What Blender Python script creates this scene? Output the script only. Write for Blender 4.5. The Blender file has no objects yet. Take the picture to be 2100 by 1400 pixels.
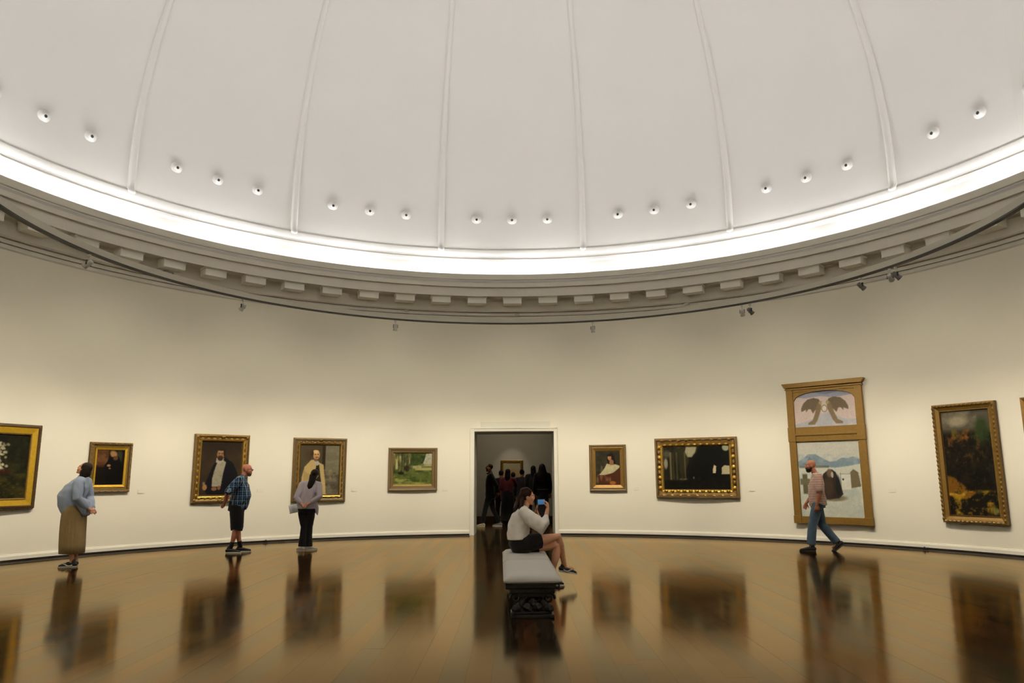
import bpy, bmesh, math, random
import numpy as np
from mathutils import Vector, Matrix, noise
random.seed(7); rng = np.random.default_rng(7)
C = bpy.context.scene.collection
sc = bpy.context.scene
PI = math.pi

# ------------------------------------------------------------------ camera
F_PX, PITCH, ROLL, YAW = 1526.7, .1797, -.0047, -.004
cam_d = bpy.data.cameras.new('camera'); cam = bpy.data.objects.new('camera', cam_d); C.objects.link(cam)
cam_d.sensor_width = 36; cam_d.lens = F_PX / 2100 * 36; cam_d.clip_end = 200; cam_d.clip_start = .02
def _yaw(v):
    c, s = math.cos(YAW), math.sin(YAW)
    return Vector((c*v[0]+s*v[1], -s*v[0]+c*v[1], v[2]))
_X1 = _yaw((1, 0, 0)); _F = _yaw((0, math.cos(PITCH), math.sin(PITCH))); _V1 = _yaw((0, -math.sin(PITCH), math.cos(PITCH)))
_r = math.cos(ROLL)*_X1 + math.sin(ROLL)*_V1; _u = -math.sin(ROLL)*_X1 + math.cos(ROLL)*_V1
M = Matrix((( _r.x, _u.x, -_F.x, 0), (_r.y, _u.y, -_F.y, -9.502), (_r.z, _u.z, -_F.z, 1.44), (0, 0, 0, 1)))
cam.matrix_world = M
sc.camera = cam

# ------------------------------------------------------------------ view, world
sc.view_settings.view_transform = 'Standard'; sc.view_settings.look = 'None'
sc.view_settings.gamma = 1; sc.view_settings.use_curve_mapping = False; sc.view_settings.exposure = 0.0
sc.cycles.use_denoising = True
sc.cycles.max_bounces = 6; sc.cycles.diffuse_bounces = 5; sc.cycles.glossy_bounces = 3
sc.cycles.use_adaptive_sampling = True; sc.cycles.adaptive_threshold = .08; sc.cycles.use_light_tree = False; sc.cycles.adaptive_min_samples = 16
sc.cycles.caustics_reflective = False; sc.cycles.caustics_refractive = False
sc.cycles.sample_clamp_indirect = 8
w = bpy.data.worlds.new('world'); sc.world = w; w.use_nodes = True
w.node_tree.nodes['Background'].inputs[0].default_value = (.02, .02, .02, 1)

# ------------------------------------------------------------------ light levels
R = 9.774                      # wall radius
COVE = 58.0                    # strength of the fluorescent tubes behind the cornice lip
DOME_FILL = 47.0                  # each unseen area light added to brighten the dome, watts
SPOT = 515.0                   # base power of the track and added rail spots, watts
SPOT_COL = (1, .90, .74)
DOOR_W = 26.0                  # unseen area light added for the gallery behind the doorway
RAIL_R, RAIL_Z = 6.336, 4.70

def pol(r, az, z=0): return Vector((r*math.sin(az), r*math.cos(az), z))

def spot(az, taz, tz, power, size=62, blend=.9, r=RAIL_R+.14, z=RAIL_Z-.26):  # track heads' light, plus added spots where the rail has no fixture
    d = bpy.data.lights.new('track_fill_light', 'SPOT'); o = bpy.data.objects.new('track_fill_light', d); C.objects.link(o)
    d.energy = power; d.color = SPOT_COL; d.spot_size = math.radians(size); d.spot_blend = blend; d.shadow_soft_size = .05
    p = pol(r, az, z); t = pol(R, taz, tz); o.location = p
    o.rotation_euler = (t-p).to_track_quat('-Z', 'Y').to_euler()
for k in range(20):
    a = -1.46 + k*.149
    spot(a, a, 1.0, SPOT*.35, 66, 1)
for a in (-1.25, -1.07, -.87, -.62, -.38, -.16, .155, .32, .625, .955, 1.22):     # added tight beams that make the pools between the pictures
    spot(a, a, 1.45, SPOT*.20, 38, 1)
for k in range(9):             # added wide spots standing in for spill from the track heads
    a = -1.36 + k*.34
    spot(a, a, 2.2, SPOT*.22, 106, 1)
NA = 12                        # added area lights in the cornice trough, filling the dome
for k in range(NA):
    a = (k+.35)*2*PI/NA
    d = bpy.data.lights.new('dome_fill_light', 'AREA'); o = bpy.data.objects.new('dome_fill_light', d); C.objects.link(o)
    d.shape = 'RECTANGLE'; d.size = 4.2; d.size_y = .06; d.energy = DOME_FILL; d.color = (1, .985, .97); d.spread = math.radians(150)
    o.location = pol(9.36, a, 6.56); di = -pol(math.cos(math.radians(48)), a, 0) + Vector((0, 0, math.sin(math.radians(48))))
    q = Vector((math.cos(a), -math.sin(a), 0)); zc = -di; yc = zc.cross(q)
    o.rotation_euler = Matrix((q, yc, zc)).transposed().to_euler()
for k in range(8):             # the rest of the ring, behind the camera
    a = 1.78 + k*.40
    spot(a, a, 1.15, SPOT*.85, 90, .8)
al = bpy.data.lights.new('gallery_fill', 'AREA'); ao = bpy.data.objects.new('gallery_fill', al); C.objects.link(ao)
al.energy = DOOR_W; al.size = 2.0; al.color = (1, .84, .62); ao.location = (-.2, 13.2, 3.7)
sd = bpy.data.lights.new('gallery_fill_spot', 'SPOT'); so_ = bpy.data.objects.new('gallery_fill_spot', sd); C.objects.link(so_)
sd.energy = 50; sd.color = SPOT_COL; sd.spot_size = math.radians(34); sd.spot_blend = .8; so_.location = (-.1, 13.6, 3.6); so_.rotation_euler = (Vector((-.125, 15.2, 1.5))-Vector((-.1, 13.6, 3.6))).to_track_quat('-Z', 'Y').to_euler()  # spot added to brighten the far painting

# ------------------------------------------------------------------ materials
def s2l(c):
    return tuple(((x/255)/12.92 if x/255 <= .04045 else (((x/255)+.055)/1.055)**2.4) for x in c)
_mats = {}
def mat(name, col, rough=.6, metal=0, bump=0, bscale=40, var=0, vscale=6, spec=.5, sheen=0, emis=None, estr=0, coat=0):
    """col is linear rgb"""
    if name in _mats: return _mats[name]
    m = bpy.data.materials.new(name); m.use_nodes = True; nt = m.node_tree; b = nt.nodes['Principled BSDF']
    b.inputs['Base Color'].default_value = (*col, 1); b.inputs['Roughness'].default_value = rough
    b.inputs['Metallic'].default_value = metal; b.inputs['Specular IOR Level'].default_value = spec
    if sheen: b.inputs['Sheen Weight'].default_value = sheen
    if coat: b.inputs['Coat Weight'].default_value = coat; b.inputs['Coat Roughness'].default_value = .15
    if emis: b.inputs['Emission Color'].default_value = (*emis, 1); b.inputs['Emission Strength'].default_value = estr
    tc = nt.nodes.new('ShaderNodeTexCoord')
    if var:
        n = nt.nodes.new('ShaderNodeTexNoise'); n.inputs['Scale'].default_value = vscale; n.inputs['Detail'].default_value = 3
        nt.links.new(tc.outputs['Object'], n.inputs['Vector'])
        mx = nt.nodes.new('ShaderNodeMix'); mx.data_type = 'RGBA'
        mx.inputs[6].default_value = (*[max(0, c*(1-var)) for c in col], 1); mx.inputs[7].default_value = (*[min(1, c*(1+var)) for c in col], 1)
        nt.links.new(n.outputs['Fac'], mx.inputs[0]); nt.links.new(mx.outputs[2], b.inputs['Base Color'])
    if bump:
        n = nt.nodes.new('ShaderNodeTexNoise'); n.inputs['Scale'].default_value = bscale; n.inputs['Detail'].default_value = 2
        nt.links.new(tc.outputs['Object'], n.inputs['Vector'])
        bp = nt.nodes.new('ShaderNodeBump'); bp.inputs['Strength'].default_value = bump; bp.inputs['Distance'].default_value = .01
        nt.links.new(n.outputs['Fac'], bp.inputs['Height']); nt.links.new(bp.outputs['Normal'], b.inputs['Normal'])
    _mats[name] = m
    return m
WALL = mat('wall_paint', (.79, .738, .595), .75, var=.015, vscale=1.5, spec=.25)
DOME = mat('dome_plaster', (.80, .785, .765), .8, var=.02, vscale=.8, spec=.2)
CORN = mat('cornice_plaster', (.66, .62, .53), .75, var=.04, vscale=8, spec=.2)
MODP = mat('bracket_plaster_lit', (.82, .79, .70), .7, bump=.06, bscale=60, spec=.2)  # paler than the cornice: bounce light on the bracket faces is painted in
TRIM = mat('white_trim_paint', (.78, .74, .62), .5, spec=.4)
DARKGAP = mat('dark_plinth', (.03, .022, .016), .6)
JAMB = mat('jamb_paint', (.66, .64, .52), .6)
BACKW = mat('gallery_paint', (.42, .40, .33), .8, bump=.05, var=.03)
WOODB = mat('dark_wood_skirting', (.045, .018, .01), .5)
RAILM = mat('rail_paint', (.50, .47, .38), .5)
BLACK = mat('black_metal', (.012, .011, .010), .4)
TRACK = mat('track_black', (.03, .026, .018), .6)
GREYM = mat('fixture_grey', (.55, .54, .47), .4, spec=.5)
HOLE = mat('nozzle_dark', (.035, .04, .04), .5)
TUBE = mat('fluorescent_tube', (1, 1, 1), .5, emis=(1, .995, .985), estr=COVE)

def floor_material():
    m = bpy.data.materials.new('polished_wood'); m.use_nodes = True; nt = m.node_tree; nt.nodes.clear()
    N = nt.nodes.new; L = nt.links.new
    out = N('ShaderNodeOutputMaterial'); geo = N('ShaderNodeTexCoord'); at = N('ShaderNodeAttribute'); at.attribute_name = 'plank'
    mp = N('ShaderNodeMapping'); mp.inputs['Scale'].default_value = (14, .9, 1); L(geo.outputs['Object'], mp.inputs['Vector'])
    n1 = N('ShaderNodeTexNoise'); n1.inputs['Scale'].default_value = 1; n1.inputs['Detail'].default_value = 6; L(mp.outputs[0], n1.inputs['Vector'])
    mul = N('ShaderNodeMix'); mul.data_type = 'RGBA'; mul.blend_type = 'MULTIPLY'; mul.inputs[0].default_value = 1
    rmp = N('ShaderNodeMapRange'); rmp.inputs[3].default_value = .6; rmp.inputs[4].default_value = 1.4; L(n1.outputs['Fac'], rmp.inputs[0])
    L(at.outputs['Color'], mul.inputs[6]); L(rmp.outputs[0], mul.inputs[7])
    df = N('ShaderNodeBsdfDiffuse'); L(mul.outputs[2], df.inputs['Color'])
    gl = N('ShaderNodeBsdfGlossy'); gl.distribution = 'GGX'; gt = N('ShaderNodeAttribute'); gt.attribute_name = 'gloss'; L(gt.outputs['Color'], gl.inputs['Color'])
    n2 = N('ShaderNodeTexNoise'); n2.inputs['Scale'].default_value = 1.1; n2.inputs['Detail'].default_value = 4; L(geo.outputs['Object'], n2.inputs['Vector'])
    r2 = N('ShaderNodeMapRange'); r2.inputs[3].default_value = .07; r2.inputs[4].default_value = .18; L(n2.outputs['Fac'], r2.inputs[0]); L(r2.outputs[0], gl.inputs['Roughness'])
    mp3 = N('ShaderNodeMapping'); mp3.inputs['Scale'].default_value = (5, 1.2, 1); L(geo.outputs['Object'], mp3.inputs['Vector'])
    n3 = N('ShaderNodeTexNoise'); n3.inputs['Scale'].default_value = 1; n3.inputs['Detail'].default_value = 2; L(mp3.outputs[0], n3.inputs['Vector'])
    bp = N('ShaderNodeBump'); bp.inputs['Strength'].default_value = .03; bp.inputs['Distance'].default_value = .02; L(n3.outputs['Fac'], bp.inputs['Height'])
    L(bp.outputs[0], gl.inputs['Normal'])
    fr = N('ShaderNodeFresnel'); fr.inputs['IOR'].default_value = 1.39
    ad = N('ShaderNodeMath'); ad.operation = 'MULTIPLY'; ad.inputs[1].default_value = 1.0; L(fr.outputs[0], ad.inputs[0])
    mix = N('ShaderNodeMixShader'); L(ad.outputs[0], mix.inputs[0]); L(df.outputs[0], mix.inputs[1]); L(gl.outputs[0], mix.inputs[2]); L(mix.outputs[0], out.inputs['Surface'])
    return m
FLOORM = floor_material()

# ------------------------------------------------------------------ helpers
def me(name, verts, faces, smooth=False):
    m = bpy.data.meshes.new(name); m.from_pydata([tuple(v) for v in verts], [], faces); m.validate()
    if smooth: m.polygons.foreach_set('use_smooth', [True]*len(m.polygons))
    return m
def obj(name, mesh, material=None, parent=None, loc=None, rotz=None, kind=None, label=None):
    o = bpy.data.objects.new(name, mesh); C.objects.link(o)
    if material is not None and mesh is not None and not mesh.materials: mesh.materials.append(material)
    if parent: o.parent = parent
    if loc is not None: o.location = loc
    if rotz is not None: o.rotation_euler = (0, 0, rotz)
    if kind: o['kind'] = kind
    if label: o['label'] = label
    return o
def thing(name, label, cat, loc=(0, 0, 0), rotz=0, group=None):
    o = bpy.data.objects.new(name, None); C.objects.link(o); o.location = loc; o.rotation_euler = (0, 0, rotz)
    o['label'] = label; o['category'] = cat; o.empty_display_size = .1
    if group: o['group'] = group
    return o
def tag(o, label, cat, group=None):
    o['label'] = label; o['category'] = cat
    if group: o['group'] = group
    return o
class MB:
    def __init__(s): s.v = []; s.f = []
    def add(s, v, f):
        n = len(s.v); s.v += [tuple(p) for p in v]; s.f += [tuple(i+n for i in q) for q in f]; return s
    def box(s, x0, x1, y0, y1, z0, z1):
        v = [(x, y, z) for z in (z0, z1) for y in (y0, y1) for x in (x0, x1)]
        return s.add(v, [(0, 2, 3, 1), (4, 5, 7, 6), (0, 1, 5, 4), (2, 6, 7, 3), (0, 4, 6, 2), (1, 3, 7, 5)])
    def prism(s, pts, y0, y1):          # pts: 2d (x,z) counter-clockwise seen from -y
        n = len(pts); v = [(x, y0, z) for x, z in pts] + [(x, y1, z) for x, z in pts]
        return s.add(v, [tuple(range(n)), tuple(range(2*n-1, n-1, -1))] + [(i, i+n, (i+1) % n+n, (i+1) % n) for i in range(n)])
    def tube(s, pts, rad, seg=10, side=None, cap=True, flat=False):
        """closed elliptical tube; rad items scalar or (a along side, b across)"""
        P = [Vector(p) for p in pts]; n = len(P); rings = []
        Rd = [(r, r) if not isinstance(r, (tuple, list)) else r for r in rad]
        T = []
        for i in range(n):
            t = (P[min(i+1, n-1)] - P[max(i-1, 0)]); T.append(t.normalized() if t.length > 1e-9 else Vector((0, 0, 1)))
        sd = Vector(side) if side is not None else (Vector((1, 0, 0)) if abs(T[0].x) < .8 else Vector((0, 1, 0)))
        base = len(s.v); vs = []; L = []
        def ring(c, a, b, t, sv):
            nv = t.cross(sv).normalized()
            L.append([c + sv*(a*math.cos(2*PI*k/seg)) + nv*(b*math.sin(2*PI*k/seg)) for k in range(seg)])
        for i in range(n):
            sv = (sd - T[i]*sd.dot(T[i])).normalized(); a, b = Rd[i]
            if i == 0 and cap and not flat:
                m = min(a, b)
                ring(P[0]-T[0]*m*.85, a*.45, b*.45, T[0], sv); ring(P[0]-T[0]*m*.5, a*.83, b*.83, T[0], sv)
            ring(P[i], a, b, T[i], sv)
            if i == n-1 and cap and not flat:
                m = min(a, b)
                ring(P[i]+T[i]*m*.5, a*.83, b*.83, T[i], sv); ring(P[i]+T[i]*m*.85, a*.45, b*.45, T[i], sv)
            if side is None: sd = sv
        v = [p for r in L for p in r]; f = []
        for i in range(len(L)-1):
            for k in range(seg):
                f.append((i*seg+k, i*seg+(k+1) % seg, (i+1)*seg+(k+1) % seg, (i+1)*seg+k))
        if cap:
            f.append(tuple(range(seg-1, -1, -1))); f.append(tuple(range((len(L)-1)*seg, len(L)*seg)))
        return s.add(v, f)
    def ell(s, c, r, seg=12, rings=8, frame=None):
        v = []; f = []
        fr = frame or (Vector((1, 0, 0)), Vector((0, 1, 0)), Vector((0, 0, 1))); c = Vector(c)
        for i in range(1, rings):
            th = PI*i/rings
            for k in range(seg):
                ph = 2*PI*k/seg
                v.append(c + fr[0]*(r[0]*math.sin(th)*math.cos(ph)) + fr[1]*(r[1]*math.sin(th)*math.sin(ph)) + fr[2]*(r[2]*math.cos(th)))
        v.append(c+fr[2]*r[2]); v.append(c-fr[2]*r[2]); a, b = len(v)-2, len(v)-1
        for i in range(rings-2):
            for k in range(seg): f.append((i*seg+k, (i+1)*seg+k, (i+1)*seg+(k+1) % seg, i*seg+(k+1) % seg))
        for k in range(seg): f.append((a, k, (k+1) % seg)); f.append((b, (rings-2)*seg+(k+1) % seg, (rings-2)*seg+k))
        return s.add(v, f)
    def lathe(s, prof, seg=24, org=(0, 0, 0), ax=(0, 0, 1)):
        ax = Vector(ax).normalized(); x = Vector((0, 0, 1)).cross(ax) if abs(ax.z) < .95 else Vector((1, 0, 0)); x.normalize(); y = ax.cross(x); o = Vector(org)
        v = [o + ax*z + (x*math.cos(2*PI*k/seg)+y*math.sin(2*PI*k/seg))*r for r, z in prof for k in range(seg)]
        f = [(i*seg+k, i*seg+(k+1) % seg, (i+1)*seg+(k+1) % seg, (i+1)*seg+k) for i in range(len(prof)-1) for k in range(seg)]
        f.append(tuple(range(seg-1, -1, -1))); f.append(tuple(range((len(prof)-1)*seg, len(prof)*seg)))
        return s.add(v, f)
    def mesh(s, name, smooth=False): return me(name, s.v, s.f, smooth)
def bevel(o, wd=.004, seg=2):
    m = o.modifiers.new('bevel', 'BEVEL'); m.width = wd; m.segments = seg; m.limit_method = 'ANGLE'; return o
def sweep(prof, a0, a1, n, closed=False):
    """revolve (r,z) profile about the room's axis, azimuth a0..a1"""
    v = []; f = []; m = len(prof); cnt = n if closed else n+1
    for i in range(cnt):
        a = a0+(a1-a0)*i/n
        for r, z in prof: v.append((r*math.sin(a), r*math.cos(a), z))
    for i in range(n):
        j = (i+1) % cnt
        for k in range(m-1): f.append((i*m+k, i*m+k+1, j*m+k+1, j*m+k))
    return v, f
def fuse(mb, name, voxel, smooth=2, fn=None, factor=.5):
    """join overlapping closed pieces into one continuous surface"""
    m0 = mb.mesh('tmp'); o = bpy.data.objects.new('tmp', m0); C.objects.link(o)
    r = o.modifiers.new('r', 'REMESH'); r.mode = 'VOXEL'; r.voxel_size = voxel; r.adaptivity = 0
    if smooth:
        s = o.modifiers.new('s', 'SMOOTH'); s.iterations = smooth; s.factor = factor
    dg = bpy.context.evaluated_depsgraph_get(); dg.update()
    m = bpy.data.meshes.new_from_object(o.evaluated_get(dg)); m.name = name
    bpy.data.objects.remove(o); bpy.data.meshes.remove(m0)
    co = np.empty(len(m.vertices)*3, np.float32); m.vertices.foreach_get('co', co); co = co.reshape(-1, 3)
    if fn is not None:
        co = fn(co).astype(np.float32); m.vertices.foreach_set('co', co.ravel())
    m.polygons.foreach_set('use_smooth', [True]*len(m.polygons)); m.update()
    return m
DR = (-1.05, .98, 2.585)                    # doorway: left, right, top
A0, A1 = math.asin(DR[0]/R), math.asin(DR[1]/R)

# ------------------------------------------------------------------ the rotunda shell
# floor slab and planks
fl = obj('floor', me('floor', [(-R-.5, -R-.5, -.012), (R+.5, -R-.5, -.012), (R+.5, 15.4, -.012), (-R-.5, 15.4, -.012)], [(0, 1, 2, 3)]), DARKGAP, kind='structure')
PW = .19
tones = [(.046, .020, .008), (.022, .018, .011), (.037, .018, .009), (.025, .019, .011), (.032, .017, .008)]
planks = []
nrow = int(2*R/PW)+2
for i in range(nrow):
    x0 = -R-.1+i*PW; y = -R - random.random()*2.6
    while y < 15.2:
        ln = random.choice((2.0, 2.4, 2.8, 3.2)); y1 = y+ln
        cx, cyy = x0+PW/2, (y+y1)/2
        e0, e1 = max(y, -R), min(y1, 15.2)
        if e1 > e0 + .02:
            inside = any(math.hypot(cx, q) < R+.12 for q in (e0, cyy, e1)) or (e1 > 9.4 and abs(cx) < 4.3)
            if inside: planks.append((x0, e0, e1, (i + (0 if random.random() < .75 else 1)) % 2))
        y = y1
def inview(p):
    dx, dy = p[0]+PW/2, (p[1]+p[2])/2+9.5
    return p[2] > -5.0 and abs(dx) < (p[2]+9.5)*.72+.3 and p[2] < 9.8
order = sorted(range(len(planks)), key=lambda i: (0 if inview(planks[i]) else 1, (planks[i][1]+9.5)**2 + planks[i][0]**2*.5))
def plank_mesh(lst):
    v = []; f = []; col = []; glo = []
    for (x0, y0, y1, t) in lst:
        g = .0003; dz = random.uniform(-.0003, .0003); tl = random.uniform(-.0001, .0001); n = len(v)
        base = tones[t] if random.random() < .7 else random.choice(tones); k = random.uniform(.8, 1.2); c = (base[0]*k, base[1]*k, base[2]*k, 1)
        v += [(x0+g, y0+g, dz-tl), (x0+PW-g, y0+g, dz+tl), (x0+PW-g, y1-g, dz+tl), (x0+g, y1-g, dz-tl)]
        v += [(x0+g, y0+g, -.012), (x0+PW-g, y0+g, -.012), (x0+PW-g, y1-g, -.012), (x0+g, y1-g, -.012)]
        f += [(n, n+1, n+2, n+3), (n, n+4, n+5, n+1), (n+1, n+5, n+6, n+2), (n+2, n+6, n+7, n+3), (n+3, n+7, n+4, n)]
        col += [c]*8; j = random.uniform(.97, 1.0); glo += [(1.0*j, .77*j, .48*j, 1) if t == 0 else (.93*j, .77*j, .52*j, 1)]*8
    m = me('plank', v, f); a = m.attributes.new('plank', 'FLOAT_COLOR', 'POINT'); a.data.foreach_set('color', np.array(col, np.float32).ravel())
    a = m.attributes.new('gloss', 'FLOAT_COLOR', 'POINT'); a.data.foreach_set('color', np.array(glo, np.float32).ravel()); return m
for i in order[:299]: obj('plank', plank_mesh([planks[i]]), FLOORM, fl)
obj('plank_field', plank_mesh([planks[i] for i in order[299:]]), FLOORM, fl, kind='stuff')

# wall: round, with the doorway left open
mb = MB(); zt = 5.60
v, f = sweep([(R, .0), (R, zt)], A1, 2*PI+A0, 300); mb.add(v, f)
v, f = sweep([(R, DR[2]), (R, zt)], A0, A1, 16); mb.add(v, f)
v, f = sweep([(R+.25, .0), (R+.25, zt)], A1, 2*PI+A0, 120); mb.add(v, [q[::-1] for q in f])
obj('wall_round', mb.mesh('wall_round', True), WALL, kind='structure')
# passage (thick wall) behind the doorway
Y0, Y1 = math.sqrt(R*R-1.0)-.03, 10.97
mb = MB(); mb.box(DR[0]-.25, DR[0], Y0+.04, Y1, 0, DR[2]+.25); mb.box(DR[1], DR[1]+.25, Y0+.04, Y1, 0, DR[2]+.25); mb.box(DR[0], DR[1], Y0+.04, Y1, DR[2], DR[2]+.25)
obj('wall_passage', mb.mesh('wall_passage'), JAMB, kind='structure')
# door casing
dc = obj('door_1', None, kind='structure')
def casing(x0, x1, z0, z1, nm='casing'):
    m = MB().box(x0, x1, 9.66, 9.76, z0, z1).mesh(nm); return bevel(obj(nm, m, TRIM, dc), .006)
casing(-1.15, DR[0], .0, 2.67); casing(DR[1], 1.053, .0, 2.67); casing(DR[0], DR[1], DR[2], 2.67)
for (x0, x1) in ((-1.165, -1.135), (1.038, 1.068)): bevel(obj('moulding', MB().box(x0, x1, 9.645, 9.76, 0, 2.685).mesh('moulding'), TRIM, dc), .004)
bevel(obj('moulding', MB().box(-1.165, 1.068, 9.645, 9.76, 2.655, 2.685).mesh('moulding'), TRIM, dc), .004)

# baseboard and shadow gap
cA0, cA1 = math.asin(-1.16/R), math.asin(1.062/R)
v, f = sweep([(R, .135), (R-.018, .133), (R-.022, .128), (R-.022, .118), (R-.03, .112), (R-.034, .106), (R-.034, .045), (R-.004, .045)], cA1, 2*PI+cA0, 260)
obj('baseboard_round', me('baseboard', v, f, True), TRIM, kind='structure').modifiers.new('e', 'EDGE_SPLIT').split_angle = .5
v, f = sweep([(R-.012, .046), (R-.012, -.01)], cA1, 2*PI+cA0, 200)
obj('trim_1', me('plinth', v, f, True), DARKGAP, kind='structure')

v, f = sweep([(R-.004, .0025), (R-.25, .0025), (R-.25, -.004)], cA1, 2*PI+cA0, 260)  # dark strip painting in the plinth's reflection on the floor
obj('trim_3', me('reflection_strip', v, f), mat('dark_reflection_strip', (.028, .018, .011), .45, spec=.35, var=.2, vscale=9), kind='structure', label='dark strip along the wall, laid in for the plinth reflection')
# cornice (revolved profile) with modillions
prof = [(9.78, 5.50), (9.752, 5.535), (9.752, 5.600), (9.79, 5.602), (9.79, 5.618), (9.735, 5.62), (9.735, 5.690), (9.78, 5.692), (9.78, 5.708), (9.70, 5.712),
        (9.675, 5.74), (9.675, 6.01), (9.63, 6.06), (9.35, 6.075), (9.35, 6.045), (9.305, 6.045), (9.30, 6.235), (9.325, 6.242), (9.325, 6.272), (9.265, 6.28),
        (9.262, 6.385), (9.305, 6.395), (9.305, 6.450), (9.24, 6.468), (9.234, 6.48), (9.234, 6.612), (9.262, 6.612)]
v, f = sweep(prof, 0, 2*PI, 288, closed=True)
prof2 = [(9.262, 6.612), (9.262, 6.44), (9.30, 6.40), (9.60, 6.40), (9.70, 6.48), (9.703, 7.045), (9.69, 7.055), (9.672, 7.09), (9.670, 7.15), (9.688, 7.158), (9.689, 7.235), (9.664, 7.25),
         (9.656, 7.27), (9.652, 7.36), (9.657, 7.395), (9.666, 7.405), (9.70, 7.405)]
v2, f2 = sweep(prof2, 0, 2*PI, 288, closed=True)
o = obj('trim_4', me('cove', v2, f2, True), DOME, kind='structure', label='white lit cove and mouldings at the foot of the dome'); o.modifiers.new('e', 'EDGE_SPLIT').split_angle = .35
co = obj('trim_2', me('cornice', v, f, True), CORN, kind='structure', label='white moulded cornice ring below the dome')
es = co.modifiers.new('e', 'EDGE_SPLIT'); es.split_angle = .35
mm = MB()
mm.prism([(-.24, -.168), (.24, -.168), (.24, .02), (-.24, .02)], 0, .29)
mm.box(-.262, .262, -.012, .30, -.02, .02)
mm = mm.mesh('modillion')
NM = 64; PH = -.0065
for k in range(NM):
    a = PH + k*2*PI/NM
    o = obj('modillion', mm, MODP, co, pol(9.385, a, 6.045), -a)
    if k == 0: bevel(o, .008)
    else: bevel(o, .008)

# dome
def dome_r(z): return 9.675 if z <= 7.92 else 9.675*math.sqrt(max(0, 1-((z-7.92)/8.46)**2))
zs = [7.39, 7.6, 7.92] + [7.92+8.46*math.sin(t) for t in np.linspace(.04, PI/2-.02, 44)]
v, f = sweep([(dome_r(z), z) for z in zs], 0, 2*PI, 256, closed=True)
n = len(v); v.append((0, 0, 16.385)); m = len(zs)
for i in range(256): f.append((i*m+m-1, n, ((i+1) % 256)*m+m-1))
dome = obj('ceiling', me('dome', v, f, True), DOME, kind='structure', label='white plaster dome divided by ribs')
# rib: rounded strip following the dome
def rib_mesh():
    v = []; f = []
    zz = [7.33, 7.345, 7.36, 7.40] + [7.45, 7.6, 7.8] + [7.92+8.46*math.sin(t) for t in np.linspace(.02, 1.38, 48)]
    prof = [(-.5, -.004), (-.5, .018), (-.40, .022), (-.36, .034), (-.22, .047), (0, .052), (.22, .047), (.36, .034), (.40, .022), (.5, .018), (.5, -.004)]
    for j, z in enumerate(zz):
        wd = .165*(1-.38*max(0, (z-8)/8.4)); r = dome_r(z); grow = [.35, .75, .95, 1][min(j, 3)]
        t = 0 if z <= 7.92 else math.asin(min(1, (z-7.92)/8.46)); nr, nz = math.cos(t), math.sin(t)
        ex = .045 if z < 7.42 else 0
        for px, h in prof: v.append((px*wd*grow, -(h+ex)*nr + r, z-h*nz))
    k = len(prof)
    for j in range(len(zz)-1):
        for i in range(k-1): f.append((j*k+i, j*k+i+1, (j+1)*k+i+1, (j+1)*k+i))
    f.append(tuple(range(k-1, -1, -1)))
    return me('rib', v, f, True)
rm = rib_mesh()
for k in range(16):
    a = PH + (k+.5)*2*PI/16
    obj('rib', rm, DOME, dome, (0, 0, 0), -a)

# fluorescent tubes in the cove trough
cv = thing('cove_light', 'ring of fluorescent tubes hidden behind the cornice lip under the dome', 'lamp')
NT = 22
tl_ = 2*PI*9.31/NT*.80
tm = MB().tube([(-tl_/2, 0, 0), (tl_/2, 0, 0)], [.02, .02], 8, side=(0, 1, 0), flat=True).mesh('tube', True)
cm = MB().box(-tl_/2, tl_/2, -.03, .03, -.05, -.022).mesh('holder')
for k in range(NT):
    a = (k+.35)*2*PI/NT
    t = obj('tube', tm, TUBE, cv, pol(9.33, a, 6.46), -a); obj('tube_holder', cm, CORN, t)

# nozzles in the dome
side_word = {-1: 'left', 0: 'middle', 1: 'right'}
bays = {-3: 'third bay left of the doorway', -2: 'second bay left of the doorway', -1: 'bay just left of the doorway', 0: 'bay above the doorway', 1: 'bay just right of the doorway', 2: 'second bay right of the doorway', 3: 'third bay right of the doorway'}
nz_ax = Vector((0, -1, -.22)).normalized()
nm_f = MB().lathe([(.128, -.03), (.128, .006), (.118, .016), (.085, .022), (.078, .03), (.06, .035)], 28, ax=nz_ax).mesh('flange', True)
nm_n = MB().lathe([(.066, .0), (.064, .035), (.056, .055), (.046, .068), (.038, .072), (.033, .070), (.032, .03)], 24, ax=nz_ax).mesh('barrel', True)
nm_h = MB().lathe([(.0315, .055), (.0315, .066), (.012, .0665)], 16, ax=nz_ax).mesh('opening', True)
for b in bays:
    for s_ in (-1, 0, 1):
        a = PH + (b + s_*.2515)*2*PI/16; z = 8.24
        t = thing('ceiling_nozzle', 'white nozzle with dark opening, %s one in the dome %s' % (side_word[s_], bays[b]), 'nozzle', pol(dome_r(z)-.004, a, z), -a, 'nozzles around the foot of the dome')
        obj('flange', nm_f, DOME, t); obj('barrel', nm_n, DOME, t); obj('opening', nm_h, HOLE, t, label='dark round opening')

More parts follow.
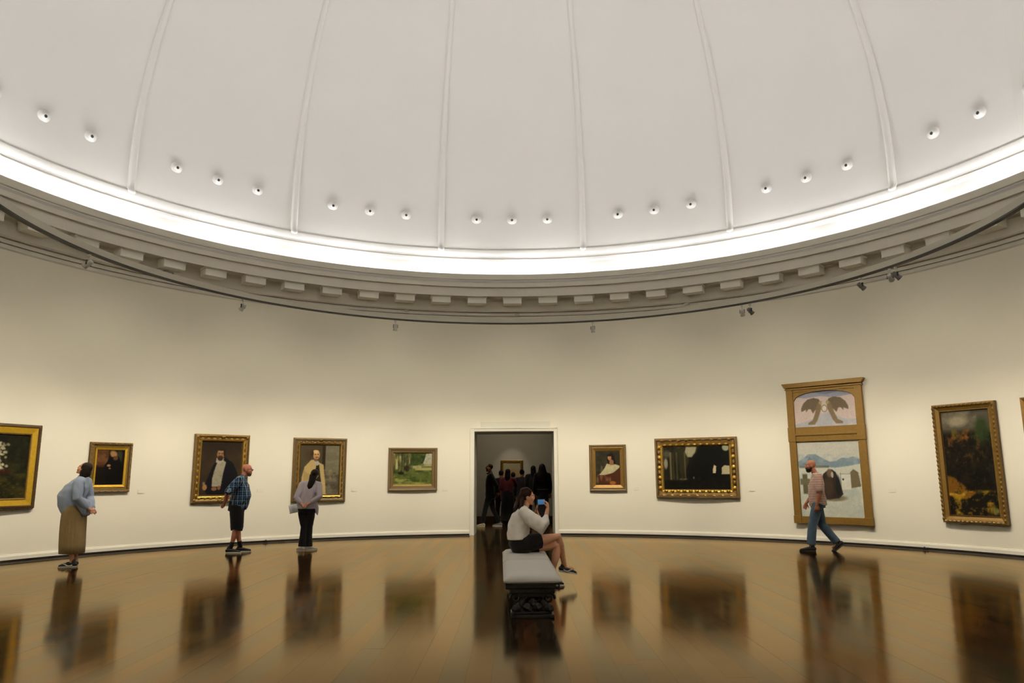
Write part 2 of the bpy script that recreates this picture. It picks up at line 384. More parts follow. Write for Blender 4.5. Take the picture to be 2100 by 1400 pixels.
# suspended lighting rail
rl = thing('lighting_rail', 'thin ring-shaped lighting rail hanging below the cornice', 'light rail')
v, f = sweep([(RAIL_R-.03, RAIL_Z+.02), (RAIL_R-.03, RAIL_Z+.12), (RAIL_R+.03, RAIL_Z+.12), (RAIL_R+.03, RAIL_Z+.02), (RAIL_R-.03, RAIL_Z+.02)], 0, 2*PI, 200, closed=True)
obj('rail_body', me('rail_body', v, f), RAILM, rl)
v, f = sweep([(RAIL_R-.036, RAIL_Z-.003), (RAIL_R-.036, RAIL_Z+.022), (RAIL_R+.036, RAIL_Z+.022), (RAIL_R+.036, RAIL_Z-.003), (RAIL_R-.036, RAIL_Z-.003)], 0, 2*PI, 200, closed=True)
obj('track', me('track', v, f), TRACK, rl, label='dark brown underside track')
zc = 7.92+8.46*math.sqrt(1-(RAIL_R/9.675)**2)
wm = MB().tube([(0, 0, RAIL_Z+.1), (0, 0, zc+.02)], [.0005, .0005], 5, flat=True).mesh('wire')
for k in range(8): obj('suspension_wire', wm, DOME, rl, pol(RAIL_R, .13+k*2*PI/12))

# track spotlights seen on the rail
stem_m = MB().box(-.018, .018, -.02, .02, -.045, -.01).tube([(0, 0, -.04), (0, 0, -.12)], [.007, .007], 8, flat=True).mesh('stem')
def can(tiltz):
    d = Vector((0, math.cos(tiltz), -math.sin(tiltz))).normalized()
    return MB().lathe([(.018, -.07), (.034, -.062), (.038, -.03), (.040, .05), (.046, .06), (.046, .075), (.036, .075), (.034, .05)], 20, org=Vector((0, 0, -.15)), ax=d).mesh('lamp_head', True)
lens_m = lambda tz: MB().lathe([(.034, .05), (.030, .056), (.004, .06)], 16, org=Vector((0, 0, -.15)), ax=Vector((0, math.cos(tz), -math.sin(tz)))).mesh('lens', True)
DGREY = mat('fixture_dark', (.14, .13, .11), .45)
LENS = mat('lens_glass', (.6, .6, .55), .1, spec=.8)
fx = [(-1.410, 'small track spotlight hanging at far left of the lighting rail', .5, 0, GREYM),
      (-.913, 'small track spotlight above the portrait of the man in a white waistcoat', .75, .25, GREYM),
      (-.407, 'small track spotlight above the green landscape painting', 1.2, 0, GREYM),
      (.266, 'small track spotlight above the small portrait right of the doorway', 1.2, 0, GREYM),
      (.766, 'left one of the pair of track spotlights above the tall two-part painting', .75, .3, GREYM),
      (.792, 'right one of the pair of track spotlights above the tall two-part painting', .75, -.5, DGREY),
      (1.150, 'small dark track spotlight alone left of the rightmost pair', .7, -.3, DGREY),
      (1.243, 'pale track spotlight with shiny head, left of the rightmost pair', .4, .5, GREYM),
      (1.262, 'dark track spotlight, right one of the rightmost pair on the rail', .7, -.3, DGREY)]
for az, lab, tz, yaw, mt in fx:
    t = thing('track_spotlight', lab, 'spotlight', pol(RAIL_R, az, RAIL_Z-.005), -az+yaw, 'spotlights on the lighting rail')
    obj('stem', stem_m, GREYM, t); h = obj('lamp_head', can(tz), mt, t); obj('yoke', MB().box(-.048, -.042, -.012, .012, -.17, -.10).box(.042, .048, -.012, .012, -.17, -.10).box(-.048, .048, -.012, .012, -.112, -.105).mesh('yoke'), TRACK, t)
    obj('lens', lens_m(tz), LENS, h)

# small fittings
sc_t = thing('security_camera', 'small glassy camera on the cornice between two brackets at upper left', 'camera', pol(9.60, -.895, 5.80), .895)
obj('bracket', MB().box(-.03, .03, 0, .08, -.02, .06).box(-.10, .10, -.02, .03, -.03, -.012).mesh('bracket'), GREYM, sc_t)
obj('housing', MB().tube([(-.09, -.02, .0), (.09, -.02, .0)], [.035, .035], 12).mesh('housing', True), mat('camera_housing', (.25, .25, .23), .2, spec=.9), sc_t)
obj('lens', MB().ell((.09, -.035, -.01), (.025, .025, .025)).mesh('lens', True), HOLE, sc_t)
for az, zz, lab in ((-1.478, 5.56, 'small dark junction clip under the cornice at far left'), (-.292, 5.68, 'small dark clip on the cornice moulding left of the doorway'), (.006, 5.655, 'tiny clip on the cornice moulding above the doorway'), (.46, 5.68, 'small clip on the cornice moulding above the forest painting')):
    o = obj('cable_clip', MB().box(-.06, .06, -.02, .03, -.012, .02).box(-.02, .02, -.03, 0, -.02, .028).mesh('cable_clip'), RAILM, loc=pol(9.71, az, zz), rotz=-az); tag(o, lab, 'clip', 'clips on the cornice')
for az, lab in ((-.625, 'small dark sensor at the floor between the two large portraits'), (.965, 'small dark sensor at the floor right of the tall two-part painting')):
    t = thing('floor_sensor', lab, 'sensor', pol(R-.075, az, 0), -az)
    obj('housing', bevel(obj('housing', MB().box(-.045, .045, -.03, .035, 0, .05).mesh('housing'), BLACK, t), .006).data, BLACK, t) if False else bevel(obj('housing', MB().box(-.045, .045, -.03, .035, 0, .05).mesh('housing'), BLACK, t), .006)
    obj('eye', MB().ell((0, -.03, .045), (.02, .02, .022)).mesh('eye', True), TRACK, t)

# ------------------------------------------------------------------ gallery behind the doorway
mb = MB()
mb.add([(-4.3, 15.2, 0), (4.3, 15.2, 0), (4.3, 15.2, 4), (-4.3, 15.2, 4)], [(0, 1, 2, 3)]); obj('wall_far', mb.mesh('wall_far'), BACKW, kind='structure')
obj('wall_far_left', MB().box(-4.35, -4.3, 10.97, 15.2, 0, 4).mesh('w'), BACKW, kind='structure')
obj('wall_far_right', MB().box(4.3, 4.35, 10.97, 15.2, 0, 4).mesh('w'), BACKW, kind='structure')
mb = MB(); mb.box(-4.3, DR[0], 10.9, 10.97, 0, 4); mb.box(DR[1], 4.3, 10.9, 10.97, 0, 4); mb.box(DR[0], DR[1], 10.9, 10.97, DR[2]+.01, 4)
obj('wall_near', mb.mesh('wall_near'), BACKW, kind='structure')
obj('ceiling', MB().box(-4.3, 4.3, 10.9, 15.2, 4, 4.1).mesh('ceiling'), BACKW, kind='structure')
obj('baseboard_far', MB().box(-4.3, 4.3, 15.17, 15.2, 0, .19).mesh('baseboard_far'), WOODB, kind='structure')
# ------------------------------------------------------------------ pictures
def vnoise(nx, ny, sx, sy, seed):
    g = np.random.default_rng(seed).random((int(sy)+3, int(sx)+3))
    x = np.linspace(0, sx, nx); y = np.linspace(0, sy, ny)
    xi = x.astype(int); yi = y.astype(int); fx = x-xi; fy = (y-yi)[:, None]; fx = fx*fx*(3-2*fx); fy = fy*fy*(3-2*fy)
    a = g[np.ix_(yi, xi)]; b = g[np.ix_(yi, xi+1)]; c = g[np.ix_(yi+1, xi)]; d = g[np.ix_(yi+1, xi+1)]
    return (a*(1-fx)+b*fx)*(1-fy)+(c*(1-fx)+d*fx)*fy
class Pic:
    """a small painter: u right, v up, both 0..1; colours are sRGB 0..255"""
    def __init__(s, nx, ny, bg, seed=1):
        s.nx, s.ny, s.seed = nx, ny, seed; s.U, s.V = np.meshgrid(np.linspace(0, 1, nx), np.linspace(0, 1, ny))
        s.a = np.ones((ny, nx, 3))*np.array(bg, float)
    def _put(s, m, col): s.a = s.a*(1-m[..., None]) + np.array(col, float)*m[..., None]
    def noise(s, col, amt, sx, sy, lo=.5, hi=.8, box=None):
        s.seed += 1; n = .58*vnoise(s.nx, s.ny, sx, sy, s.seed)+.27*vnoise(s.nx, s.ny, sx*2.3, sy*2.3, s.seed+7)+.15*vnoise(s.nx, s.ny, sx*5, sy*5, s.seed+13); m = np.clip((n-lo)/(hi-lo), 0, 1)*amt
        if box: m = m*s._box(*box)
        s._put(m, col)
    def _box(s, u0, u1, v0, v1, k=.02):
        f = lambda x: np.clip(x/k+.5, 0, 1)
        return f(s.U-u0)*f(u1-s.U)*f(s.V-v0)*f(v1-s.V)
    def rect(s, u0, u1, v0, v1, col, k=.02, amt=1): s._put(s._box(u0, u1, v0, v1, k)*amt, col)
    def ell(s, cu, cv, ru, rv, col, soft=.15, rot=0, amt=1):
        du, dv = s.U-cu, s.V-cv; c, q = math.cos(rot), math.sin(rot); x = (du*c+dv*q)/ru; y = (-du*q+dv*c)/rv
        s._put(np.clip((1-np.sqrt(x*x+y*y))/soft+.5, 0, 1)*amt, col)
    def poly(s, pts, col, soft=1, amt=1):
        m = np.zeros_like(s.U, bool); n = len(pts)
        for i in range(n):
            (x1, y1), (x2, y2) = pts[i], pts[(i+1) % n]
            if y1 == y2: continue
            m ^= ((y1 > s.V) != (y2 > s.V)) & (s.U < (x2-x1)*(s.V-y1)/(y2-y1)+x1)
        m = m.astype(float)
        for _ in range(soft):
            p = np.pad(m, 1, 'edge'); m = (p[1:-1, 1:-1]*2+p[:-2, 1:-1]+p[2:, 1:-1]+p[1:-1, :-2]+p[1:-1, 2:])/6
        s._put(m*amt, col)
    def mesh(s, w, h, mask=None):
        x = (s.U-.5)*w; z = s.V*h; ny, nx = s.ny, s.nx
        v = np.stack([x, np.zeros_like(x), z], -1).reshape(-1, 3)
        i = np.arange((ny-1)*(nx-1)); r = i//(nx-1); c = i % (nx-1); q = r*nx+c
        f = np.stack([q, q+1, q+nx+1, q+nx], -1)
        m = bpy.data.meshes.new('canvas'); m.from_pydata(v.tolist(), [], f.tolist())
        n = vnoise(nx, ny, nx//3, ny//3, s.seed+99)[..., None]
        col = np.clip(s.a*(.97+.06*n), 0, 255)/255; col = np.where(col <= .04045, col/12.92, ((col+.055)/1.055)**2.4)
        col = np.concatenate([col, np.ones((ny, nx, 1))], -1)
        a = m.attributes.new('paint', 'FLOAT_COLOR', 'POINT'); a.data.foreach_set('color', col.reshape(-1).astype(np.float32)); return m
def attr_mat(name, rough=.5, spec=.3, bump=.15, bs=90):
    m = mat(name, (.5, .5, .5), rough, bump=bump, bscale=bs, spec=spec); nt = m.node_tree
    a = nt.nodes.new('ShaderNodeAttribute'); a.attribute_name = 'paint'; nt.links.new(a.outputs['Color'], nt.nodes['Principled BSDF'].inputs['Base Color']); return m
OIL = attr_mat('oil_paint', .5, .12); OILM = attr_mat('matt_oil_paint', .7, .1)
def gold(name, srgb, rough=.42, metal=.55, var=.35, bump=.5, bs=45): return mat(name, s2l(srgb), rough, metal, bump=bump, bscale=bs, var=var, vscale=22)
G_OLD = gold('old_gilding', (132, 102, 48)); G_DARK = gold('dark_gilding', (84, 62, 34), metal=.3); G_BRIGHT = gold('bright_gilding', (190, 150, 62), .3, .8, .25, .2)
G_BROWN = gold('bronzed_wood', (112, 92, 56), .5, .2, .15, .2); G_YEL = gold('yellow_gilding', (196, 156, 34), .42, .45, .2, .3); G_PLAIN = gold('matt_gilding', (134, 102, 42), .45, .4, .18, .25, 25)
def bz(mb): return mb
def hang(name, label, cat, az, da, z0, group=None):
    return thing(name, label, cat, pol(R*math.cos(da/2)-.004, az, z0), -az, group)
def frame(t, w, h, prof, mats, n=1, wob=0):
    """four mitred rails; prof = [(inset, depth)], mats per profile band -> one material per rail via material slots"""
    for side in range(4):
        W, H = (w, h) if side % 2 == 0 else (h, w)
        v = []; f = []; mi = []; m = len(prof)
        for j in range(n+1):
            s_ = -1+2*j/n
            for k, (i, d) in enumerate(prof):
                wv = wob*math.sin(j*PI)*0
                v.append((s_*(W/2-i), -d, -(H/2-i)))
        for j in range(n):
            for k in range(m-1): f.append((j*m+k, (j+1)*m+k, (j+1)*m+k+1, j*m+k+1)); mi.append(k)
            f.append((j*m+m-1, (j+1)*m+m-1, (j+1)*m, j*m)); mi.append(m-2)
        a = -side*PI/2; c, s2 = math.cos(a), math.sin(a)
        v = [(x*c-z*s2, y, x*s2+z*c+h/2) for x, y, z in v]
        ms = me('frame_rail', v, f); uniq = list(dict.fromkeys(mats))
        for q in uniq: ms.materials.append(q)
        ms.polygons.foreach_set('material_index', [uniq.index(mats[min(k, len(mats)-1)]) for k in mi])
        obj('frame_rail', ms, None, t)
def canvas(t, pic, w, h, fw, d, m=OIL, z0=None):
    cw, ch = w-2*fw+.01, h-2*fw+.01
    o = obj('canvas', pic.mesh(cw, ch), m, t, (0, -d, fw-.005 if z0 is None else z0)); return o
def bead_mesh(rx, ry, rz, nm='bead'): return MB().ell((0, 0, 0), (rx, ry, rz), 8, 6).mesh(nm, True)
def leaf_mesh(l, wd, d, nm='ornament'):
    v = [(0, 0, -l/2), (wd*.5, -d*.3, -l*.15), (wd*.42, -d*.4, l*.2), (0, -d*.3, l/2), (-wd*.42, -d*.4, l*.2), (-wd*.5, -d*.3, -l*.15), (0, -d, -l*.1), (0, -d*.8, l*.2), (0, .004, 0)]
    f = [(0, 1, 6), (1, 2, 7, 6), (2, 3, 7), (3, 4, 7), (4, 5, 6, 7), (5, 0, 6), (1, 0, 8), (2, 1, 8), (3, 2, 8), (4, 3, 8), (5, 4, 8), (0, 5, 8)]
    return me(nm, v, f, False)
def row(t, mesh, m, pts, d, nm, rots=None):
    for i, (x, z) in enumerate(pts):
        o = obj(nm, mesh, m, t, (x, -d, z))
        if rots is not None: o.rotation_euler = (0, rots[i] if isinstance(rots, (list, tuple)) else rots, 0)
def border_pts(w, h, ins, nx, nz, sides='blrt'):
    P = []; A = []
    for i in range(nx):
        x = -w/2+ins+(w-2*ins)*(i+.5)/nx
        if 'b' in sides: P.append((x, ins)); A.append(0)
        if 't' in sides: P.append((x, h-ins)); A.append(0)
    for i in range(nz):
        z = ins+(h-2*ins)*(i+.5)/nz
        if 'l' in sides: P.append((-w/2+ins, z)); A.append(PI/2)
        if 'r' in sides: P.append((w/2-ins, z)); A.append(PI/2)
    return P, A

# 1. big flower painting at the left edge (only its right part is in the picture)
w_, h_ = 1.55, 1.49
t = hang('framed_painting', 'large painting of white blossom in a scalloped frame, cut by the left edge', 'painting', -1.1195-.078, .158, .92)
frame(t, w_, h_, [(0, 0), (.0, .05), (.02, .075), (.045, .08), (.055, .065), (.06, .06), (.16, .045), (.165, .06), (.185, .055), (.19, .03)], [G_DARK, G_DARK, G_DARK, G_DARK, G_DARK, G_YEL, G_DARK, G_OLD, G_OLD])
p = Pic(150, 150, (30, 28, 14), 3)
p.noise((62, 56, 20), .9, 9, 14, .35, .8, (0, 1, 0, .55)); p.noise((96, 82, 26), .9, 16, 30, .6, .9, (0, 1, 0, .32)); p.noise((18, 20, 12), .8, 8, 8, .45, .8, (0, 1, .4, 1)); p.noise((44, 60, 26), .5, 12, 12, .6, .9)
for i in range(110):
    a = rng.random(5); p.ell(.54+.34*(a[0]-.5)*a[3], .44+.42*a[1], .012+.02*a[2], .010+.014*a[3], (120+80*a[4], 115+75*a[4], 92+62*a[4]), .8, a[0]*6, .7)
p.ell(.66, .42, .10, .04, (50, 22, 12), .6, 0, .8)
canvas(t, p, w_, h_, .185, .03)
sc_m = MB().tube([(0, 0, -.042), (0, 0, .042)], [.022, .022], 8).mesh('scallop', True)
P, A = border_pts(w_, h_, .006, 14, 14, 'lrb'); row(t, sc_m, G_DARK, P, .045, 'scallop', [a+PI/2 for a in A])

# 2. small dark picture of a figure, left
w_, h_ = .84, .975
t = hang('framed_painting', 'small dark figure painting in a gold frame beside the woman in blue', 'painting', -.9755, .084, 1.175)
frame(t, w_, h_, [(0, 0), (0, .05), (.015, .07), (.05, .06), (.06, .04), (.10, .035), (.105, .05), (.145, .035), (.15, .02)], [G_DARK, G_OLD, G_BROWN, G_DARK, G_OLD, G_OLD, G_YEL, G_DARK])
p = Pic(110, 130, (20, 14, 9), 11)
p.rect(0, .42, .55, 1, (120, 78, 44), .05, .8); p.noise((70, 40, 22), .7, 8, 10, .4, .7, (0, .45, .5, 1)); p.ell(.62, .86, .16, .10, (150, 112, 66), .5, -.5); p.ell(.82, .8, .1, .2, (46, 50, 34), .6)
p.poly([(.35, .2), (.3, .55), (.5, .78), (.62, .80), (.8, .8), (.95, .5), (.95, .05), (.4, .05)], (10, 8, 6), 4); p.ell(.46, .55, .07, .035, (150, 110, 76), .5); p.ell(.5, .47, .04, .025, (130, 90, 62), .5); p.ell(.68, .76, .09, .06, (88, 60, 36), .6)
canvas(t, p, w_, h_, .145, .02)
row(t, bead_mesh(.028, .03, .028), G_OLD, [(-w_/2+.03, .03), (w_/2-.03, .03), (-w_/2+.03, h_-.03), (w_/2-.03, h_-.03)], .055, 'corner_boss')
P, A = border_pts(w_, h_, .03, 6, 8, 'blrt'); row(t, leaf_mesh(.07, .035, .02), G_OLD, P, .062, 'ornament', [a+PI/2 for a in A])

# 3. portrait of a stout man, white shirt front
w_, h_ = 1.22, 1.49
t = hang('framed_painting', 'portrait of a bearded man in dark coat and white waistcoat, wide gold frame', 'painting', -.7362, .125, .905)
FP = [(0, 0), (0, .05), (.02, .07), (.035, .075), (.05, .06), (.09, .045), (.11, .05), (.125, .07), (.145, .06), (.16, .035), (.175, .02)]
frame(t, w_, h_, FP, [G_DARK, G_OLD, G_OLD, G_DARK, G_OLD, G_DARK, G_OLD, G_BRIGHT, G_OLD, G_DARK])
p = Pic(120, 160, (50, 40, 27), 21)
p.noise((66, 52, 34), .7, 5, 7, .3, .8); p.ell(.5, 1, .6, .25, (36, 28, 20), .8, 0, .7)
p.poly([(.10, .12), (.18, .30), (.28, .52), (.40, .70), (.5, .74), (.62, .70), (.80, .60), (.92, .42), (.97, .1), (.97, 0), (.2, 0)], (18, 17, 20), 3)
p.poly([(.30, .16), (.30, .32), (.36, .52), (.42, .66), (.55, .66), (.62, .62), (.56, .40), (.52, .16)], (150, 142, 120), 3); p.noise((120, 112, 92), .5, 10, 14, .4, .8, (.32, .55, .2, .62))
p.poly([(.36, .62), (.45, .58), (.55, .64), (.56, .70), (.38, .70)], (160, 152, 132), 2)
p.ell(.475, .765, .095, .085, (134, 100, 66), .25); p.ell(.47, .825, .075, .03, (158, 122, 82), .6, 0, .7); p.ell(.49, .865, .10, .03, (40, 30, 20), .4); p.ell(.57, .80, .03, .07, (36, 26, 18), .4)
p.ell(.47, .695, .07, .05, (56, 36, 24), .4); p.ell(.465, .728, .045, .014, (70, 46, 32), .6); p.ell(.44, .785, .02, .008, (40, 26, 18), .6); p.ell(.51, .785, .02, .008, (40, 26, 18), .6); p.ell(.468, .76, .012, .022, (160, 120, 82), .6, 0, .5)
p.ell(.13, .15, .055, .055, (150, 108, 62), .35); p.ell(.10, .22, .03, .03, (150, 140, 116), .6, 0, .6); p.ell(.36, .12, .07, .035, (128, 86, 52), .4); p.ell(.48, .14, .04, .04, (120, 80, 50), .4)
canvas(t, p, w_, h_, .170, .02)
P, A = border_pts(w_, h_, .10, 8, 10, 'blrt'); row(t, leaf_mesh(.09, .05, .025), G_BRIGHT, P, .047, 'ornament', [a+PI/2 for a in A])
row(t, bead_mesh(.05, .03, .03), G_OLD, [(0, h_-.05), (0, .05)], .06, 'centre_boss'); row(t, bead_mesh(.04, .03, .04), G_OLD, [(-w_/2+.06, .06), (w_/2-.06, .06), (-w_/2+.06, h_-.06), (w_/2-.06, h_-.06)], .05, 'corner_boss')

# 4. portrait of a man in a light coat
w_, h_ = 1.275, 1.50
t = hang('framed_painting', 'portrait of a balding man in a pale coat, gold frame, woman with ponytail before it', 'painting', -.5025, .131, .875)
frame(t, w_, h_, FP, [G_DARK, G_OLD, G_BROWN, G_DARK, G_BROWN, G_DARK, G_OLD, G_BRIGHT, G_BROWN, G_DARK])
p = Pic(125, 160, (74, 64, 44), 31)
p.rect(.56, .64, .2, 1, (44, 34, 22), .02); p.rect(.64, 1, 0, 1, (104, 98, 76), .02); p.noise((124, 116, 92), .6, 5, 12, .4, .8, (.65, 1, .5, 1)); p.noise((66, 58, 44), .8, 8, 14, .35, .7, (.6, 1, 0, .45)); p.noise((150, 120, 84), .7, 14, 12, .6, .8, (.62, .95, .3, .5))
p.ell(.22, .80, .10, .10, (66, 50, 36), .8, 0, .7)
p.poly([(.04, .0), (.06, .35), (.12, .56), (.28, .70), (.36, .70), (.5, .64), (.60, .60), (.66, .2), (.68, 0)], (176, 152, 98), 2)
p.poly([(.40, .0), (.36, .3), (.42, .62), (.48, .62), (.60, .0)], (40, 36, 22), 2); p.poly([(.34, .66), (.44, .58), (.50, .62), (.46, .68)], (160, 156, 140), 1)
p.poly([(.10, .5), (.16, .45), (.30, .4), (.34, .3), (.3, .2), (.1, .25)], (150, 126, 76), 3, .7)
p.ell(.41, .80, .085, .09, (176, 138, 90), .2); p.ell(.39, .865, .075, .035, (206, 172, 118), .4); p.ell(.30, .83, .035, .07, (60, 44, 30), .5); p.ell(.42, .752, .05, .010, (92, 62, 40), .6)
p.ell(.38, .81, .02, .008, (56, 36, 22), .6); p.ell(.45, .81, .02, .008, (56, 36, 22), .6); p.ell(.425, .785, .012, .022, (190, 150, 100), .6, 0, .5); p.ell(.40, .70, .05, .03, (120, 84, 54), .5)
canvas(t, p, w_, h_, .170, .02)
P, A = border_pts(w_, h_, .10, 8, 10, 'blrt'); row(t, leaf_mesh(.09, .05, .025), G_OLD, P, .047, 'ornament', [a+PI/2 for a in A])
row(t, bead_mesh(.035, .02, .02), G_BRIGHT, [(-.48+.105*i, .118) for i in range(10)], .06, 'bead')
row(t, bead_mesh(.05, .03, .03), G_OLD, [(0, h_-.05), (0, .05)], .06, 'centre_boss')

# 5. green landscape
w_, h_ = 1.225, 1.06
t = hang('framed_painting', 'green parkland landscape in a plain brown-gold frame, left of the doorway', 'painting', -.2675, .1255, 1.11)
frame(t, w_, h_, [(0, 0), (0, .055), (.02, .06), (.06, .05), (.07, .04), (.11, .035), (.115, .045), (.13, .04), (.135, .02)], [G_BROWN, G_BROWN, G_BROWN, G_DARK, G_BROWN, G_DARK, G_OLD, G_OLD])
p = Pic(150, 120, (84, 92, 42), 41)
p.rect(0, 1, .52, 1, (150, 144, 96), .03); p.noise((60, 64, 34), .9, 16, 6, .3, .6, (0, .5, .5, 1)); p.poly([(.42, .62), (.44, 1), (.92, 1), (.80, .8), (.76, .68), (.6, .6)], (54, 66, 30), 4); p.noise((36, 46, 22), .7, 12, 10, .45, .8, (.4, .85, .6, 1))
p.poly([(.84, .98), (.80, .8), (.76, .66), (1, .66), (1, .98)], (164, 160, 142), 3)
p.rect(.56, 1, .46, .60, (156, 148, 92), .04); p.rect(.72, 1, .54, .59, (96, 96, 60), .03)
for u, wd in ((.03, .012), (.12, .025), (.2, .03), (.27, .02), (.36, .012)): p.rect(u, u+wd, .42, 1, (52, 46, 30), .015, .85)
p.rect(.06, .11, .5, .8, (170, 160, 104), .02); p.noise((50, 66, 24), .9, 6, 9, .4, .7, (0, 1, .12, .46)); p.noise((148, 144, 72), .9, 5, 12, .52, .75, (0, 1, .0, .3)); p.ell(.2, .38, .08, .05, (34, 28, 18), .5); p.ell(.34, .52, .07, .09, (44, 36, 26), .5)
p.rect(0, 1, 0, .05, (160, 146, 80), .03); p.noise((120, 124, 56), .6, 20, 16, .5, .9)
canvas(t, p, w_, h_, .13, .02, OILM)

# 6. small portrait of a woman right of the doorway
w_, h_ = .925, 1.15
t = hang('framed_painting', 'small portrait of a dark-haired woman in white blouse, just right of the doorway', 'painting', .2400, .0945, 1.075)
frame(t, w_, h_, [(0, 0), (0, .05), (.02, .06), (.055, .05), (.06, .04), (.08, .05), (.13, .03), (.155, .02)], [G_BROWN, G_BROWN, G_BROWN, G_DARK, G_OLD, G_PLAIN, G_PLAIN])
p = Pic(110, 140, (44, 40, 28), 51)
p.noise((66, 62, 46), .7, 4, 6, .4, .8, (0, 1, .4, 1)); p.ell(.62, .76, .14, .17, (30, 20, 14), .3, -.3); p.ell(.74, .66, .07, .14, (28, 18, 12), .4, .3)
p.poly([(.08, .27), (.2, .34), (.36, .48), (.46, .62), (.6, .60), (.80, .60), (.96, .56), (.95, .5), (.7, .36), (.5, .28), (.1, .3)], (178, 168, 128), 2); p.noise((150, 136, 96), .5, 12, 8, .4, .8, (.2, .9, .32, .6))
p.poly([(.58, .76), (.56, .64), (.60, .58), (.74, .58), (.72, .72)], (132, 92, 60), 2); p.ell(.575, .79, .075, .075, (150, 108, 70), .35); p.ell(.545, .785, .02, .03, (168, 122, 80), .7); p.ell(.57, .86, .09, .03, (34, 22, 16), .4)
p.poly([(.05, .0), (.05, .26), (.4, .3), (.75, .36), (.97, .5), (1, 0)], (72, 38, 22), 4); p.noise((120, 82, 50), .8, 9, 6, .5, .8, (.05, .7, .1, .3)); p.ell(.68, .07, .12, .05, (150, 92, 36), .5); p.ell(.08, .15, .05, .1, (110, 100, 66), .6, 0, .6)
canvas(t, p, w_, h_, .15, .02)

# 7. dark forest painting in an ornate gold frame
w_, h_ = 1.985, 1.43
t = hang('framed_painting', 'wide dark forest painting in an ornate gold frame studded with knobs', 'painting', .4640, .2035, .92)
frame(t, w_, h_, [(0, 0), (0, .06), (.02, .085), (.05, .085), (.07, .06), (.14, .05), (.15, .065), (.18, .055), (.205, .03)], [G_OLD, G_OLD, G_BROWN, G_DARK, G_OLD, G_DARK, G_BRIGHT, G_OLD], 1)
p = Pic(170, 120, (14, 13, 8), 61)
p.poly([(0, .4), (0, 1), (.55, 1), (.52, .85), (.42, .7), (.36, .5), (.3, .2), (0, .2)], (44, 40, 22), 6); p.noise((20, 18, 12), .8, 14, 3, .4, .7, (0, .5, .1, 1)); p.poly([(.36, .98), (.34, .86), (.38, .74), (.44, .74), (.50, .86), (.52, .98)], (150, 144, 112), 3); p.noise((90, 84, 36), .8, 12, 10, .5, .8, (.22, .38, .7, 1)); p.ell(.04, .6, .03, .12, (128, 126, 104), .6); p.ell(.06, .82, .06, .08, (90, 86, 70), .8, 0, .7)
for u, wd, a in ((.10, .03, .8), (.2, .02, .5), (.325, .02, .6), (.15, .012, .4)): p.rect(u, u+wd, .22, .86, (112, 102, 64), .02, a)
p.poly([(.4, .05), (.42, .5), (.5, .8), (.6, .95), (.9, .98), (.97, .9), (.98, .5), (.9, .3), (.8, .1)], (9, 9, 5), 5)
p.ell(.95, .95, .05, .08, (150, 150, 122), .4); p.poly([(.875, .35), (.88, .5), (.92, .55), (1, .54), (1, .35)], (168, 158, 122), 2); p.poly([(.745, .37), (.75, .47), (.77, .56), (.80, .53), (.79, .37)], (196, 176, 140), 1)
p.rect(0, 1, 0, .2, (14, 12, 7), .1); p.ell(.30, .24, .06, .02, (90, 90, 60), .6); p.ell(.46, .27, .015, .03, (70, 76, 66), .6); p.noise((40, 34, 16), .6, 20, 12, .6, .9, (0, 1, 0, .3))
canvas(t, p, w_, h_, .20, .03)
boss = MB().ell((0, 0, 0), (.042, .035, .042), 10, 8).lathe([(.055, -.01), (.055, .004), (.04, .012)], 12, ax=(0, -1, 0)).mesh('boss', True)
row(t, boss, G_BRIGHT, [(s_*(w_/2-.105), .23+.243*i) for s_ in (-1, 1) for i in range(5)], .058, 'boss')
row(t, bead_mesh(.05, .028, .032), G_BRIGHT, [(-.74+.148*i, .165) for i in range(11)], .062, 'bead'); row(t, bead_mesh(.05, .028, .028), G_BRIGHT, [(-.74+.148*i, h_-.165) for i in range(11)], .062, 'bead')
row(t, leaf_mesh(.12, .07, .03), G_OLD, [(s_*(w_/2-.10), .35+.243*i) for s_ in (-1, 1) for i in range(4)] + [(-.8+.2*i, z) for i in range(9) for z in (.055, h_-.055)], .07, 'ornament', [0]*8+[PI/2]*18)

# 8. tall two-part painting in a pier-glass shaped gilt frame
W8, H8 = 1.66, 3.08
t = hang('framed_painting', 'tall gilt frame with two winged figures above and a snowy mountain scene below', 'painting', .7770, .1745, .41)
def piece(nm, pts, y0, y1, m=G_PLAIN): return bevel(obj(nm, MB().prism(pts, -y1, -y0).mesh(nm), m, t), .006)
def rc(x0, x1, z0, z1): return [(x0, z0), (x1, z0), (x1, z1), (x0, z1)]
ST = .155; hw = W8/2
piece('stile', rc(-hw, -hw+ST, 0, H8-.10), 0, .085); piece('stile', rc(hw-ST, hw, 0, H8-.10), 0, .085)
piece('bottom_rail', rc(-hw+ST, hw-ST, 0, .15), 0, .075); piece('middle_rail', rc(-hw+ST, hw-ST, 1.77, 2.09), 0, .075); piece('middle_moulding', rc(-hw+ST, hw-ST, 1.90, 1.94), .07, .10)
for x in (-hw, hw-ST): piece('corner_block', rc(x-.008, x+ST+.008, 1.77, 2.09), 0, .10); piece('base_block', rc(x-.008, x+ST+.008, -.005, .16), 0, .10)
arch = []
aw = hw-ST; zs0, za = 2.66, 2.865
for i in range(25):
    u = -1+2*i/24; arch.append((u*aw, zs0+(za-zs0)*math.sqrt(max(0, 1-abs(u)**2.4))))
piece('top_rail', [(-aw, H8-.10)]+[(aw*-1, zs0)]+arch[1:-1]+[(aw, zs0), (aw, H8-.10)], 0, .07)
piece('crown_moulding', [(-hw-.02, H8-.10), (hw+.02, H8-.10), (hw+.07, H8-.015), (hw+.07, H8), (-hw-.07, H8), (-hw-.07, H8-.015)], 0, .13)
